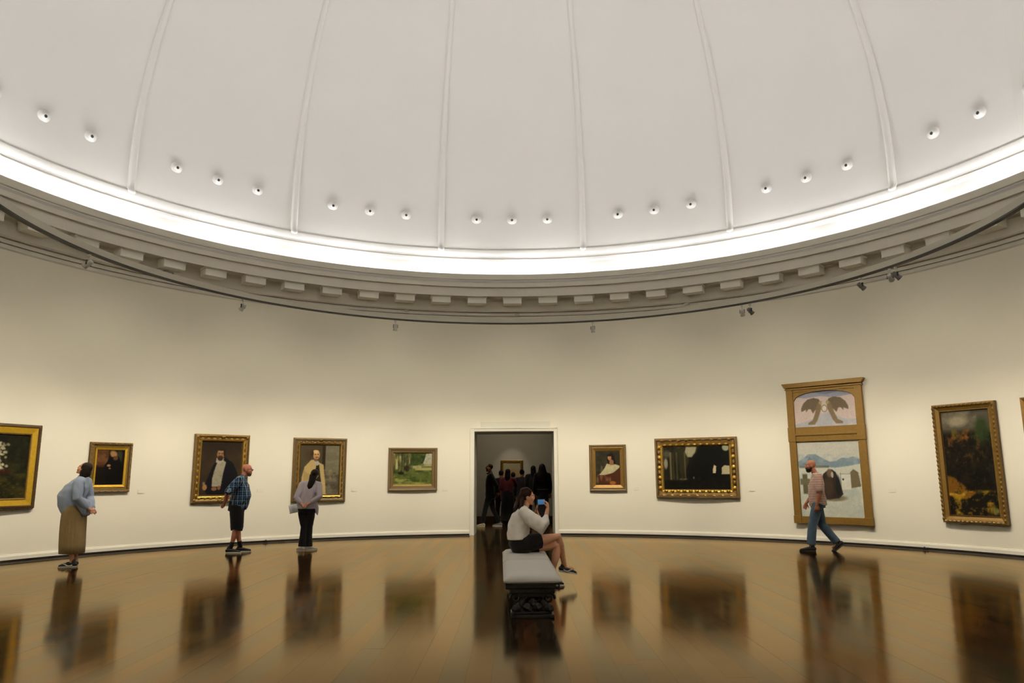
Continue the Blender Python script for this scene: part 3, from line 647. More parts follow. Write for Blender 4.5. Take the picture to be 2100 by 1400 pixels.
piece('crown_fillet', rc(-hw-.015, hw+.015, H8-.15, H8-.115), .0, .105)
piece('top_moulding', rc(-hw+ST+.0, hw-ST, H8-.21, H8-.185), .065, .085)
p = Pic(170, 120, (196, 178, 168), 71)
p.noise((206, 188, 182), .6, 6, 8, .3, .8); p.poly([(0, .86), (.2, .8), (.45, .84), (.65, .78), (1, .84), (1, 1), (0, 1)], (150, 152, 166), 3); p.poly([(.3, .96), (.55, .88), (.8, .95), (.9, 1), (.3, 1)], (120, 126, 146), 3); p.poly([(0, 0), (0, .1), (.28, .22), (.5, .40), (.62, .36), (.8, .2), (1, .18), (1, 0)], (170, 170, 172), 4)
p.noise((206, 190, 186), .4, 9, 6, .5, .8, (0, 1, 0, .8))
br = (112, 98, 78)
for s_ in (1, -1):
    q = lambda pts: [(.5+s_*(x-.5)*1.0, y) for x, y in pts]
    p.poly(q([(.55, .68), (.58, .76), (.66, .80), (.76, .77), (.84, .66), (.88, .52), (.875, .44), (.83, .47), (.80, .50), (.80, .42), (.76, .50), (.72, .50), (.69, .38), (.65, .46), (.60, .52), (.55, .60)]), br, 2); p.poly(q([(.545, .70), (.60, .68), (.63, .52), (.66, .36), (.70, .20), (.78, .13), (.78, .08), (.67, .08), (.625, .18), (.58, .36), (.545, .52)]), (128, 110, 84), 2)
    p.ell(.5+s_*.055, .66, .026, .05, (168, 146, 104), .4)
for i in range(28): a = i/28*2*PI; p.ell(.5+.042*math.cos(a), .50+.085*math.sin(a), .010, .014, (150, 132, 98), .6)
p.ell(.5, .5, .034, .07, (206, 200, 184), .3)
o = obj('upper_canvas', p.mesh(2*aw+.02, .82), OILM, t, (0, -.035, 2.07))
p = Pic(170, 210, (186, 184, 170), 81)
p.noise((198, 194, 178), .7, 6, 8, .3, .8, (0, 1, .6, 1)); p.poly([(0, .72), (.08, .76), (.18, .82), (.30, .82), (.42, .76), (.52, .72), (.62, .73), (.72, .77), (.80, .76), (.88, .78), (1, .74), (1, .55), (0, .55)], (118, 134, 142), 2); p.noise((150, 162, 164), .7, 10, 16, .4, .8, (0, 1, .62, .82)); p.poly([(.05, .68), (.15, .72), (.2, .80), (.24, .72), (.3, .66)], (96, 112, 124), 2, .7)
p.poly([(0, .66), (.2, .67), (.4, .655), (.6, .64), (.8, .66), (1, .69), (1, 0), (0, 0)], (190, 190, 174), 2); p.rect(.02, .5, .64, .67, (86, 84, 70), .015, .7)
p.poly([(0, .36), (.2, .40), (.45, .38), (.7, .42), (1, .40), (1, 0), (0, 0)], (186, 188, 172), 3); p.noise((168, 174, 162), .7, 6, 10, .4, .8, (0, 1, 0, .6)); p.noise((208, 206, 186), .6, 8, 10, .5, .8, (0, 1, 0, .6))
p.rect(.06, .14, .30, .56, (92, 88, 66), .02); p.rect(.02, .18, .42, .5, (104, 98, 72), .02); p.poly([(.82, .38), (.82, .58), (.87, .62), (.94, .58), (.97, .4)], (110, 98, 72), 1); p.rect(.67, .82, .36, .56, (204, 202, 186), .01); p.rect(.665, .675, .34, .58, (128, 124, 104), .01); p.rect(.66, .83, .555, .562, (128, 124, 104), .01); p.ell(.705, .49, .015, .014, (40, 70, 80), .4)
p.ell(.54, .25, .20, .04, (128, 118, 92), .5); p.poly([(.34, .24), (.35, .44), (.40, .56), (.46, .60), (.54, .62), (.60, .58), (.66, .42), (.69, .30), (.62, .25), (.45, .23)], (50, 42, 38), 2); p.ell(.50, .57, .045, .055, (110, 88, 66), .4); p.ell(.54, .55, .02, .04, (170, 160, 140), .4); p.ell(.47, .40, .07, .14, (72, 58, 44), .7, .1, .7); p.ell(.62, .40, .04, .13, (34, 34, 32), .6)
o = obj('lower_canvas', p.mesh(2*aw+.02, 1.65), OILM, t, (0, -.03, .135))

# 9. tall landscape in gadrooned gold frame, right
w_, h_ = 1.19, 2.235
t = hang('framed_painting', 'tall dark autumn landscape in a rippled gold frame near the right edge', 'painting', 1.0672, .122, .545)
frame(t, w_, h_, [(0, 0), (0, .07), (.015, .095), (.045, .10), (.06, .085), (.065, .08), (.12, .05), (.135, .06), (.15, .03)], [G_DARK, G_OLD, G_OLD, G_OLD, G_DARK, G_PLAIN, G_OLD, G_DARK])
p = Pic(110, 210, (24, 20, 12), 91)
p.rect(0, 1, .80, 1, (84, 78, 64), .06); p.noise((120, 112, 92), .9, 4, 9, .4, .7, (0, .75, .84, .99)); p.ell(.34, .90, .2, .05, (140, 130, 106), .7); p.noise((128, 76, 26), .9, 8, 16, .45, .75, (.1, .75, .66, .82)); p.noise((80, 84, 34), .8, 8, 16, .55, .8, (.2, 1, .68, .86))
p.ell(.82, .8, .14, .12, (40, 56, 26), .7, 0, .8); p.noise((40, 32, 18), .8, 7, 12, .4, .8, (0, 1, .3, .7)); p.poly([(0, .38), (.15, .36), (.4, .26), (.6, .22), (.4, .16), (0, .18)], (110, 72, 18), 4); p.noise((150, 116, 26), .9, 6, 18, .5, .75, (0, 1, .0, .24)); p.noise((20, 18, 10), .9, 8, 16, .5, .75, (.4, 1, .0, .26)); p.rect(0, .34, .19, .21, (176, 140, 30), .02); p.ell(.92, .05, .08, .03, (120, 118, 60), .9, 0, .7); p.noise((90, 60, 20), .8, 16, 30, .55, .8, (.05, .8, .5, .8)); p.noise((12, 12, 8), .8, 12, 24, .5, .75, (.1, 1, .2, .7)); p.noise((60, 70, 40), .5, 18, 36, .65, .9, (0, 1, .2, .8)); p.noise((170, 130, 40), .6, 18, 40, .6, .85, (0, 1, .0, .24))
canvas(t, p, w_, h_, .145, .03)
gd = leaf_mesh(.075, .05, .03, 'gadroon'); P, A = border_pts(w_, h_, .033, 14, 26, 'blrt'); row(t, gd, G_OLD, P, .095, 'gadroon', [a+PI/2 for a in A])

# 10. frame just entering at the right edge
w_, h_ = 1.2, 2.2
t = hang('framed_painting', 'gold-framed dark painting, just a sliver at the right edge', 'painting', 1.176+.062, .123, .58)
frame(t, w_, h_, [(0, 0), (0, .07), (.02, .09), (.06, .08), (.12, .05), (.15, .03)], [G_OLD, G_OLD, G_OLD, G_PLAIN, G_DARK])
p = Pic(60, 100, (40, 34, 20), 95); p.noise((90, 74, 36), .8, 6, 10, .4, .8)
canvas(t, p, w_, h_, .145, .03)

# 11. gold-framed seascape in the gallery behind
t = thing('framed_painting', 'pale gold-framed painting in the dim gallery beyond the doorway', 'painting', (-.125, 15.196, 1.08))
frame(t, .74, .90, [(0, 0), (0, .05), (.02, .06), (.05, .04), (.06, .05), (.09, .03)], [G_OLD, G_PLAIN, G_DARK, G_BRIGHT, G_BRIGHT])
p = Pic(70, 80, (150, 132, 100), 97); p.rect(0, 1, .7, 1, (150, 140, 112), .1); p.noise((190, 120, 70), .7, 5, 8, .4, .8, (0, 1, .4, .7)); p.rect(0, 1, 0, .25, (96, 84, 60), .1)
canvas(t, p, .74, .90, .085, .02)

# wall labels
cards = [(-.905, 1.18, 'beside the small dark figure painting'), (-.641, 1.16, 'between the two large portraits'), (-.414, 1.15, 'right of the portrait in the pale coat'), (-.183, 1.14, 'left of the doorway'),
         (.311, 1.14, 'left of the forest painting'), (.594, 1.13, 'right of the forest painting'), (.905, 1.13, 'right of the tall gilt frame')]
CARD = mat('label_card', (.76, .715, .58), .7)
for a, z, l in cards:
    o = bevel(obj('wall_label', MB().box(-.07, .07, -.004, .006, -.04, .04).mesh('wall_label'), CARD, loc=pol(R-.007, a, z), rotz=-a), .002); tag(o, 'small off-white caption card on the wall '+l, 'label', 'caption cards')

# ------------------------------------------------------------------ bench
LEATH = mat('bench_fabric', (.50, .475, .43), .75, bump=.12, bscale=160, var=.06, vscale=30, sheen=.2)
IRON = mat('black_cast_iron', (.006, .0055, .005), .35, bump=.25, bscale=50, spec=.35)
bn = thing('gallery_bench', 'grey upholstered bench on ornate black cast pedestals in the middle of the floor', 'bench', (.14, .05, 0), math.radians(1.2))
for y0, y1 in ((-1.53, .098), (.122, 1.50)):
    mb = MB(); nx, ny = 14, 60; v = []; f = []
    xs = np.linspace(-1, 1, nx); ys = np.linspace(-1, 1, ny)
    def rnd(t, e): return max(0, 1-abs(t)**e)
    for lay in (0, 1):
        for yy in ys:
            for xx in xs:
                k = (1-abs(xx)**7)*(1-abs(yy)**14)
                z = .437 - .055*(1-max(k, 0)**.6) if lay == 0 else .335+.03*(1-max(k, 0)**.5)
                v.append((xx*.305, (y0+y1)/2+yy*(y1-y0)/2, z))
    o_ = nx*ny
    for j in range(ny-1):
        for i in range(nx-1):
            a = j*nx+i; f.append((a, a+1, a+nx+1, a+nx)); f.append((o_+a, o_+a+nx, o_+a+nx+1, o_+a+1))
    edge = [(i) for i in range(nx)] + [j*nx+nx-1 for j in range(1, ny)] + [(ny-1)*nx+i for i in range(nx-2, -1, -1)] + [j*nx for j in range(ny-2, 0, -1)]
    for q in range(len(edge)): a, b = edge[q], edge[(q+1) % len(edge)]; f.append((a, o_+a, o_+b, b))
    obj('cushion', me('cushion', v, f, True), LEATH, bn)
bevel(obj('seat_frame', MB().box(-.285, .285, -1.47, 1.45, .285, .35).mesh('seat_frame'), IRON, bn), .015, 3)
bevel(obj('apron', MB().box(-.235, .235, -1.42, 1.40, .235, .29).mesh('apron'), IRON, bn), .01, 2)
def scroll(sx, y):
    P = []; 
    for i in range(34):
        t = i/33; a = 2.6*PI*t; r = .058*(1-.72*t); P.append((sx*(.185-.03-.0+math.cos(a)*r+.02), y, .19-.0+math.sin(a)*r))
    return MB().tube(P, [.015-.006*i/33 for i in range(34)], 8, side=(0, 1, 0)).mesh('scroll', True)
def scroll2(sx, y):
    P = []
    for i in range(34):
        t = i/33; a = PI+2.6*PI*t; r = .05*(1-.72*t); P.append((sx*(.14+math.cos(a)*r), y, .10+math.sin(a)*r))
    return MB().tube(P, [.014-.005*i/33 for i in range(34)], 8, side=(0, 1, 0)).mesh('scroll', True)
for yc in (-1.28, 1.26):
    pd = obj('pedestal', MB().box(-.20, .20, yc-.13, yc+.13, .205, .245).lathe([(.075, .05), (.085, .06), (.06, .075), (.045, .10), (.07, .13), (.085, .155), (.07, .18), (.05, .19), (.075, .21)], 20, org=(0, yc, 0)).mesh('pedestal', True), IRON, bn, kind='thing')
    pd.modifiers.new('e', 'EDGE_SPLIT').split_angle = .7
    bevel(obj('foot_plate', MB().box(-.225, .225, yc-.18, yc+.18, 0, .032).box(-.20, .20, yc-.155, yc+.155, .032, .058).mesh('foot_plate'), IRON, pd), .006)
    for sx in (-1, 1):
        for yy in (yc-.12, yc+.12):
            obj('scroll', scroll(sx, yy), IRON, pd); obj('scroll', scroll2(sx, yy), IRON, pd)
        obj('baluster', MB().lathe([(.03, .05), (.04, .06), (.022, .075), (.036, .105), (.044, .13), (.03, .165), (.02, .18), (.034, .20), (.034, .21)], 16, org=(sx*.115, yc-.10, 0)).mesh('baluster', True), IRON, pd)
        obj('baluster', MB().lathe([(.03, .05), (.04, .06), (.022, .075), (.036, .105), (.044, .13), (.03, .165), (.02, .18), (.034, .20), (.034, .21)], 16, org=(sx*.115, yc+.10, 0)).mesh('baluster', True), IRON, pd)
    lm = leaf_mesh(.15, .13, .035, 'carved_leaf')
    for k, (x, z, r) in enumerate([(0, .14, 0), (-.05, .10, .5), (.05, .10, -.5), (-.17, .085, .3), (.17, .085, -.3)]):
        o = obj('carved_leaf', lm, IRON, pd, (x, yc-.135, z)); o.rotation_euler = (0, r, 0); o.scale = (.8, 1, .8)
    obj('bead', MB().ell((-.215, yc-.175, .045), (.016, .016, .016)).mesh('bead', True), IRON, pd)
obj('stretcher', MB().box(-.03, .03, -1.15, 1.13, .10, .14).mesh('stretcher'), IRON, bn)
obj('hinge_button', MB().ell((.255, -1.475, .325), (.014, .008, .010)).mesh('hinge_button', True), GREYM, bn, label='small bright metal button')

# ------------------------------------------------------------------ people
def skin_mat(nm, srgb): return mat(nm, s2l(srgb), .5, bump=.05, bscale=200, var=.06, vscale=12, spec=.35)
EYEW = mat('eye_white', (.7, .68, .62), .25); EYED = mat('eye_dark', (.02, .014, .01), .2); LIP = mat('lip', s2l((150, 84, 70)), .45)
def hair_mat(nm, srgb): return mat(nm, s2l(srgb), .5, bump=.22, bscale=110, var=.25, vscale=60, spec=.15)
def cloth(nm, srgb, var=.08, rough=.85, bump=.25): return mat(nm, s2l(srgb), rough, bump=bump, bscale=60, var=var, vscale=14, spec=.2, sheen=.15)
V = Vector
def frm(fwd, up=(0, 0, 1)):
    f = V(fwd).normalized(); r = f.cross(V(up)).normalized(); u = r.cross(f); return r, f, u
def head(mb, c, fwd, tilt_up=(0, 0, 1), s=1.0):
    r, f, u = frm(fwd, tilt_up); c = V(c)
    P = lambda x, y, z: c + r*(x*s) + f*(y*s) + u*(z*s)
    E = lambda x, y, z, a, b, d: mb.ell(P(x, y, z), (a*s, b*s, d*s), 14, 10, (r, f, u))
    E(0, -.012, .032, .074, .092, .083); E(0, .022, -.015, .062, .070, .082); E(0, .040, -.068, .046, .046, .036); E(0, .07, -.092, .022, .02, .016)
    mb.tube([P(0, .084, .026), P(0, .098, -.006), P(0, .094, -.020)], [.008*s, .011*s, .010*s], 8)
    E(0, .088, -.05, .022, .010, .006); E(0, .086, -.060, .018, .010, .006); E(0, .078, .036, .048, .014, .009)
    for q in (-1, 1): E(q*.074, -.008, -.008, .010, .021, .031); E(q*.04, .06, -.02, .022, .022, .024)
    return (r, f, u, c, s)
def paint_head(co, hd, mi, eye=1, ew=2, lip=3, brow=None):
    r, f, u, c, s = hd; d = co-np.array(c); x = d@np.array(r)/s; y = d@np.array(f)/s; z = d@np.array(u)/s
    for q in (-1, 1):
        w_ = (np.abs(x-q*.031) < .014) & (np.abs(z-.012) < .0048) & (y > .05); mi[w_] = ew
        w_ = (np.hypot(x-q*.031, z-.012) < .0055) & (y > .05); mi[w_] = eye
        if brow is not None: w_ = (np.abs(x-q*.032) < .019) & (np.abs(z-.036+.1*np.abs(x)) < .003) & (y > .05); mi[w_] = brow
    w_ = (np.abs(x) < .024) & (np.abs(z+.055) < .0085) & (y > .07); mi[w_] = lip
def hand(mb, wr, dirn, palm, s=1.0, curl=.5, thumb=1, k=1.0):
    """wrist point, direction of the fingers, palm normal; thumb=+1/-1 picks the side"""
    wr = V(wr); d = V(dirn).normalized(); n = V(palm); n = (n-d*n.dot(d)).normalized(); sd = d.cross(n)*thumb
    L = .085*s
    mb.tube([wr-d*.01, wr+d*L*.35, wr+d*L*.75, wr+d*L], [(.026*s, .018*s), (.036*s, .016*s), (.042*s, .015*s), (.040*s, .012*s)], 10, side=sd)
    for i, (off, ln) in enumerate(((.030, .068), (.010, .077), (-.011, .071), (-.030, .055))):
        b = wr+d*(L*.92)+sd*(off*s); a1 = curl*.6; a2 = curl*1.5
        p1 = b+(d*math.cos(a1)+n*math.sin(a1)+sd*off*1.0)*(ln*.45*s); p2 = p1+(d*math.cos(a2)+n*math.sin(a2))*(ln*.33*s); a3 = a2+curl*.7; p3 = p2+(d*math.cos(a3)+n*math.sin(a3))*(ln*.22*s)
        mb.tube([b-d*.012*s, b, p1, p2, p3], [.009*s*k, .0092*s*k, .0088*s*k, .0082*s*k, .0068*s*k], 8)
    b = wr+d*(L*.3)+sd*(.028*s); t1 = b+(d*.62+sd*.7+n*.25).normalized()*(.038*s); t2 = t1+(d*.9+sd*.22+n*.45).normalized()*(.030*s)
    mb.tube([wr+d*(L*.18)+sd*.012*s, b, t1, t2], [.014*s*k, .0125*s*k, .0105*s*k, .0085*s*k], 8)
def stand_pose(h=1.75, hip=.09, sh=.185, foot=.10):
    k = h/1.75
    J = dict(pelvis=(0, 0, .95), waist=(0, 0, 1.08), chest=(0, .0, 1.27), upper=(0, -.01, 1.40), neck=(0, -.005, 1.49), head=(0, .03, 1.632),
             shL=(-sh, -.01, 1.43), shR=(sh, -.01, 1.43), elL=(-sh-.04, -.03, 1.13), elR=(sh+.04, -.03, 1.13), wrL=(-sh-.04, .03, .88), wrR=(sh+.04, .03, .88),
             hipL=(-hip, 0, .92), hipR=(hip, 0, .92), knL=(-foot, .02, .50), knR=(foot, .02, .50), anL=(-foot, -.02, .085), anR=(foot, -.02, .085), toL=(-foot-.02, .15, .03), toR=(foot+.02, .15, .03))
    return {a: V(b)*k for a, b in J.items()}, k
def build_body(J, k, skin, fat=1.0, fwd=(0, 1, 0), htilt=(0, 0, 1), hands=None, voxel=.0065, name='body', brow=None, belly=0, female=False, fine=True, bare_feet=False):
    mb = MB(); sw = (J['shR']-J['shL']).normalized()
    w = .155*fat*k; b = .105*fat*k
    mb.tube([J['pelvis']-(J['waist']-J['pelvis']).normalized()*.03, J['pelvis'], J['waist'], J['chest'], J['upper']], [(w*.95, b*1.0), (w*1.02, b*1.05), (w*.88, b*.95+belly*.5), (w, b*1.05), (w*.92, b*.85)], 20, side=sw)
    mb.tube([J['shL'], J['upper']*.5+J['neck']*.5, J['shR']], [.055*k, .06*k, .055*k], 12)
    mb.tube([J['upper'], J['neck'], J['neck'].lerp(J['head'], .55)], [(.085*k, .07*k), (.058*k, .056*k), (.050*k, .052*k)], 14, side=sw)
    hd = head(mb, J['head'], fwd, htilt, k*.98)
    for s_ in 'LR':
        sh, el, wr = J['sh'+s_], J['el'+s_], J['wr'+s_]
        mb.tube([sh, sh.lerp(el, .35), el, el.lerp(wr, .3), wr.lerp(el, .1), wr], [.052*k*fat, .046*k*fat, .038*k, .040*k, .028*k, .026*k], 14)
        hp, kn, an, to = J['hip'+s_], J['kn'+s_], J['an'+s_], J['to'+s_]
        mb.tube([hp, hp.lerp(kn, .3), hp.lerp(kn, .75), kn, kn.lerp(an, .28), kn.lerp(an, .7), an], [.088*k*fat, .084*k*fat, .062*k*fat, .054*k*fat, .056*k*fat, .038*k, .033*k], 16)
        heel = an + (an-to).normalized()*.03*k; heel.z = min(heel.z, an.z)-.03*k
        mb.tube([an, heel.lerp(to, .15), heel.lerp(to, .72)], [.035*k, .032*k, .020*k], 10)
        dirn, palm, th, curl = (hands or {}).get(s_, ((wr-el), (0, 1, 0), 1, .5))
        hand(mb, wr, dirn, palm, k*(.92 if female else 1.02), curl, th)
    m = fuse(mb, name, voxel, 2)
    for q in (skin, EYED, EYEW, LIP): m.materials.append(q)
    n = len(m.polygons); cc = np.empty(n*3, np.float32); m.polygons.foreach_get('center', cc); cc = cc.reshape(-1, 3); mi = np.zeros(n, np.int32)
    if brow is not None: m.materials.append(brow)
    paint_head(cc, hd, mi, brow=4 if brow is not None else None); m.polygons.foreach_set('material_index', mi)
    return m, hd
def folds(amp, fr=9, zs=3, seed=0):
    def fn(co):
        ph = seed*1.7; x, y, z = co[:, 0], co[:, 1], co[:, 2]
        d = np.sin(x*fr*2.1+z*zs*2+ph+1.6*np.sin(y*fr+z*4))*np.sin(y*fr*1.7-z*zs*3+ph*2+1.3*np.sin(x*fr*1.3))
        d2 = np.sin(x*31+z*19+ph)*np.sin(y*27-z*23+ph)
        c = co.mean(0); r = co-c; r[:, 2] = 0; ln = np.linalg.norm(r, axis=1, keepdims=True)+1e-6
        return co + r/ln*((d*amp+d2*amp*.35)[:, None])
    return fn
def sleeve(mb, sh, el, wr, rs, frac=1.0, mid=None):
    if frac <= .5:
        e = sh.lerp(el, frac*2); mb.tube([sh, sh.lerp(e, .5), e], [rs[0], rs[1], rs[2]], 14, flat=False)
    else:
        e = el.lerp(wr, (frac-.5)*2); mb.tube([sh, sh.lerp(el, .5), el, el.lerp(e, .5), e], [rs[0], rs[1], rs[2], rs[3], rs[4]], 14)
def yoke(mb, J, r):
    m_ = J['upper']*.5+J['neck']*.5; mb.tube([J['shL'], J['shL'].lerp(m_, .6), m_, J['shR'].lerp(m_, .6), J['shR']], [r*.95, r, (r*1.15, r*1.1), r, r*.95], 12); mb.tube([J['upper'], m_.lerp(J['neck'], .7)], [(r*1.35, r*1.15), (r*1.02, r*1.0)], 14, side=(1, 0, 0))
def leg_cloth(mb, hp, kn, an, rs, frac=1.0):
    if frac <= .5: e = hp.lerp(kn, frac*2); P = [hp, hp.lerp(e, .5), e]; Rr = rs[:3]
    else: e = kn.lerp(an, (frac-.5)*2); P = [hp, hp.lerp(kn, .5), kn, kn.lerp(e, .5), e]; Rr = rs
    mb.tube(P, Rr, 16, flat=True)
def shoe(root, an, to, upper, sole, k=1.0, nm='shoe', ground=None, swoosh=None):
    an, to = V(an), V(to); d = (to-an); d.z = 0 if ground is not None else d.z; d.normalize(); side = d.cross(V((0, 0, 1))).normalized(); up = side.cross(d)
    sz = ground if ground is not None else None
    base = V((an.x, an.y, (sz if sz is not None else an.z-.085*k)))
    if sz is None: base = an-up*.085*k
    L = .27*k; mb = MB(); P = lambda t, z, y=0: base+d*(t*L-.075*k)+up*z*k+side*y*k
    mb.tube([P(.06, .05), P(.25, .055), P(.5, .05), P(.75, .04), P(.93, .032)], [(.034*k, .034*k), (.037*k, .036*k), (.041*k, .030*k), (.046*k, .022*k), (.036*k, .016*k)], 14, side=side)
    mb.tube([P(.22, .05), P(.20, .10)], [(.034*k, .045*k), (.036*k, .045*k)], 12, side=side)
    s_ = obj(nm, fuse(mb, nm, .006, 2), upper, root)
    so = MB(); n = 20; out = []
    for i in range(n):
        a = 2*PI*i/n; t = .5+.52*math.cos(a); wd = (.040+.008*math.cos(a))*math.sin(a)
        out.append((t, wd))
    v = [P(t, .001, y) for t, y in out]+[P(t, .026, y*.97) for t, y in out]; f = [tuple(range(n-1, -1, -1)), tuple(range(n, 2*n))]+[(i, (i+1) % n, (i+1) % n+n, i+n) for i in range(n)]
    obj('sole', so.add(v, f).mesh('sole'), sole, s_)
    if swoosh:
        for q in (-1, 1):
            pts = [P(.22+.5*t, .040+.028*t**2-.018*math.sin(PI*min(1, t*1.3))*1.0, q*(.044+.003*math.sin(PI*t))) for t in np.linspace(0, 1, 9)]
            obj('side_stripe', MB().tube(pts, [.003+.007*math.sin(PI*min(1, .15+t*.6)) for t in np.linspace(1, 0, 9)], 6).mesh('side_stripe', True), swoosh, s_, label='white curved stripe on the shoe side')
    return s_
def person(label, loc, rotz, group=None): return thing('person', label, 'person', loc, rotz, group)
def facing(dx, dy): return math.atan2(dy, dx)-PI/2     # local +Y looks along (dx,dy)
SK = skin_mat('skin_light', (214, 156, 122)); SK2 = skin_mat('skin_ruddy', (186, 116, 92)); SK3 = skin_mat('skin_tan', (170, 108, 78))
BLK = cloth('black_cloth', (24, 22, 20), .2); H_BR = hair_mat('brown_hair', (44, 28, 18)); H_DK = hair_mat('dark_hair', (34, 25, 19)); H_BL = hair_mat('black_hair', (22, 18, 16))
SHB = mat('black_shoe', (.012, .012, .012), .45); SOLW = mat('white_sole', (.6, .57, .5), .5); SOLB = mat('dark_sole', (.02, .02, .02), .6); WHT = mat('white_leather', (.62, .58, .48), .5)

# --- 1. woman in blue blouse, left
t = person('woman in blue-grey blouse and long khaki skirt looking up at the blossom painting', (-7.39, 3.32, 0), facing(-.985, -.17))
J, k = stand_pose(1.72, foot=.085)
for a, b in dict(pelvis=(0, .05, .93), waist=(0, .10, 1.06), chest=(0, .07, 1.24), upper=(0, -.02, 1.37), neck=(0, -.05, 1.46), head=(0, -.035, 1.605),
                 shL=(-.19, -.05, 1.38), shR=(.19, -.05, 1.38), elL=(-.255, -.07, 1.12), elR=(.255, -.07, 1.12), wrL=(-.09, -.22, .93), wrR=(.09, -.22, .91)).items(): J[a] = V(b)
m, hd = build_body(J, k, SK, 1.22, (0, .93, .36), (0, -.3, .95), {'R': ((-.9, -.3, -.25), (0, -1, .1), -1, .8), 'L': ((.9, -.25, -.35), (0, -1, 0), 1, .8)}, female=True, brow=H_DK)
obj('body', m, None, t)
BLU = cloth('blue_blouse_cloth', (148, 160, 178), .06)
mb = MB(); mb.tube([V((0, .07, .93)), V((0, .10, 1.04)), V((0, .125, 1.13)), V((0, .055, 1.25)), V((0, -.02, 1.36)), V((0, -.045, 1.44))], [(.20, .18), (.205, .205), (.205, .21), (.20, .185), (.185, .140), (.095, .10)], 24, side=(1, 0, 0))
yoke(mb, J, 0.084)
for s_ in 'LR': sleeve(mb, J['sh'+s_]+V((0, .01, -.01)), J['el'+s_], J['wr'+s_], [.085, .085, .078, .070, .045], .88)
mb.tube([V((0, -.08, 1.02)), V((0, -.13, .92)), V((0, -.14, .86))], [(.2, .1), (.19, .08), (.16, .05)], 16, side=(1, 0, 0))
obj('blouse', fuse(mb, 'blouse', .010, 10, folds(.007, 17, 6, 1)), BLU, t)
SKT = cloth('khaki_skirt_cloth', (150, 126, 84), .12)
v = []; f = []; n = 96; L = [(1.0, .20, .16, .06), (.90, .222, .18, .045), (.75, .22, .188, .045), (.55, .205, .19, .04), (.35, .205, .19, .03), (.22, .20, .185, .025)]
for z, a, b, cy in L:
    for i in range(n):
        an = 2*PI*i/n; pl = 1+.035*math.sin(an*24)*min(1, (1.02-z)*2.5); v.append((a*pl*math.cos(an), cy+b*pl*math.sin(an), z))
for j in range(len(L)-1):
    for i in range(n): f.append((j*n+i, (j+1)*n+i, (j+1)*n+(i+1) % n, j*n+(i+1) % n))
f.append(tuple(range(n))); f.append(tuple(range(len(L)*n-1, (len(L)-1)*n-1, -1)))
obj('skirt', me('skirt', v, f, True), SKT, t)
r, fd, u, c, s = hd; HP = lambda x, y, z: c+r*x+fd*y+u*z
mb = MB(); mb.ell(HP(0, -.035, .035), (.088, .096, .092), 16, 12, (r, fd, u)); mb.tube([HP(0, -.04, .02), HP(0, -.06, -.06), HP(0, -.07, -.135)], [(.096, .084), (.102, .088), (.096, .07)], 16, side=r)
obj('hair', fuse(mb, 'hair', .008, 2), H_DK, t)
shoe(t, J['anL'], J['toL'], SHB, SOLW, 1, ground=0, swoosh=WHT); shoe(t, J['anR']+V((0, .04, 0)), J['toR']+V((0, .04, 0)), SHB, SOLW, 1, ground=0, swoosh=WHT)

# --- 2. bald man in plaid shirt
t = person('bald bearded man in dark blue plaid shirt and black shorts, hands behind back', (-5.52, 5.58, 0), facing(.93, .30))
J, k = stand_pose(1.76, foot=.085)
for a, b in dict(pelvis=(0, -.02, .94), waist=(0, .02, 1.08), chest=(0, .03, 1.26), upper=(0, .04, 1.39), neck=(0, .08, 1.465), head=(0, .145, 1.60),
                 shL=(-.20, .03, 1.41), shR=(.20, .02, 1.41), elL=(-.28, -.17, 1.16), elR=(.28, -.19, 1.16), wrL=(-.08, -.24, .97), wrR=(.10, -.24, .95), knL=(-.09, -.0, .50), knR=(.09, .02, .50), anL=(-.09, .10, .085), anR=(.09, -.08, .085), toL=(-.10, .27, .03), toR=(.12, .09, .03)).items(): J[a] = V(b)
m, hd = build_body(J, k, SK2, 1.12, (.12, .97, -.14), (0, .1, 1), {'R': ((-.85, -.1, -.5), (0, -1, .1), -1, .7), 'L': ((.85, -.1, -.5), (0, -1, 0), 1, .7)}, belly=.08)
obj('body', m, None, t)
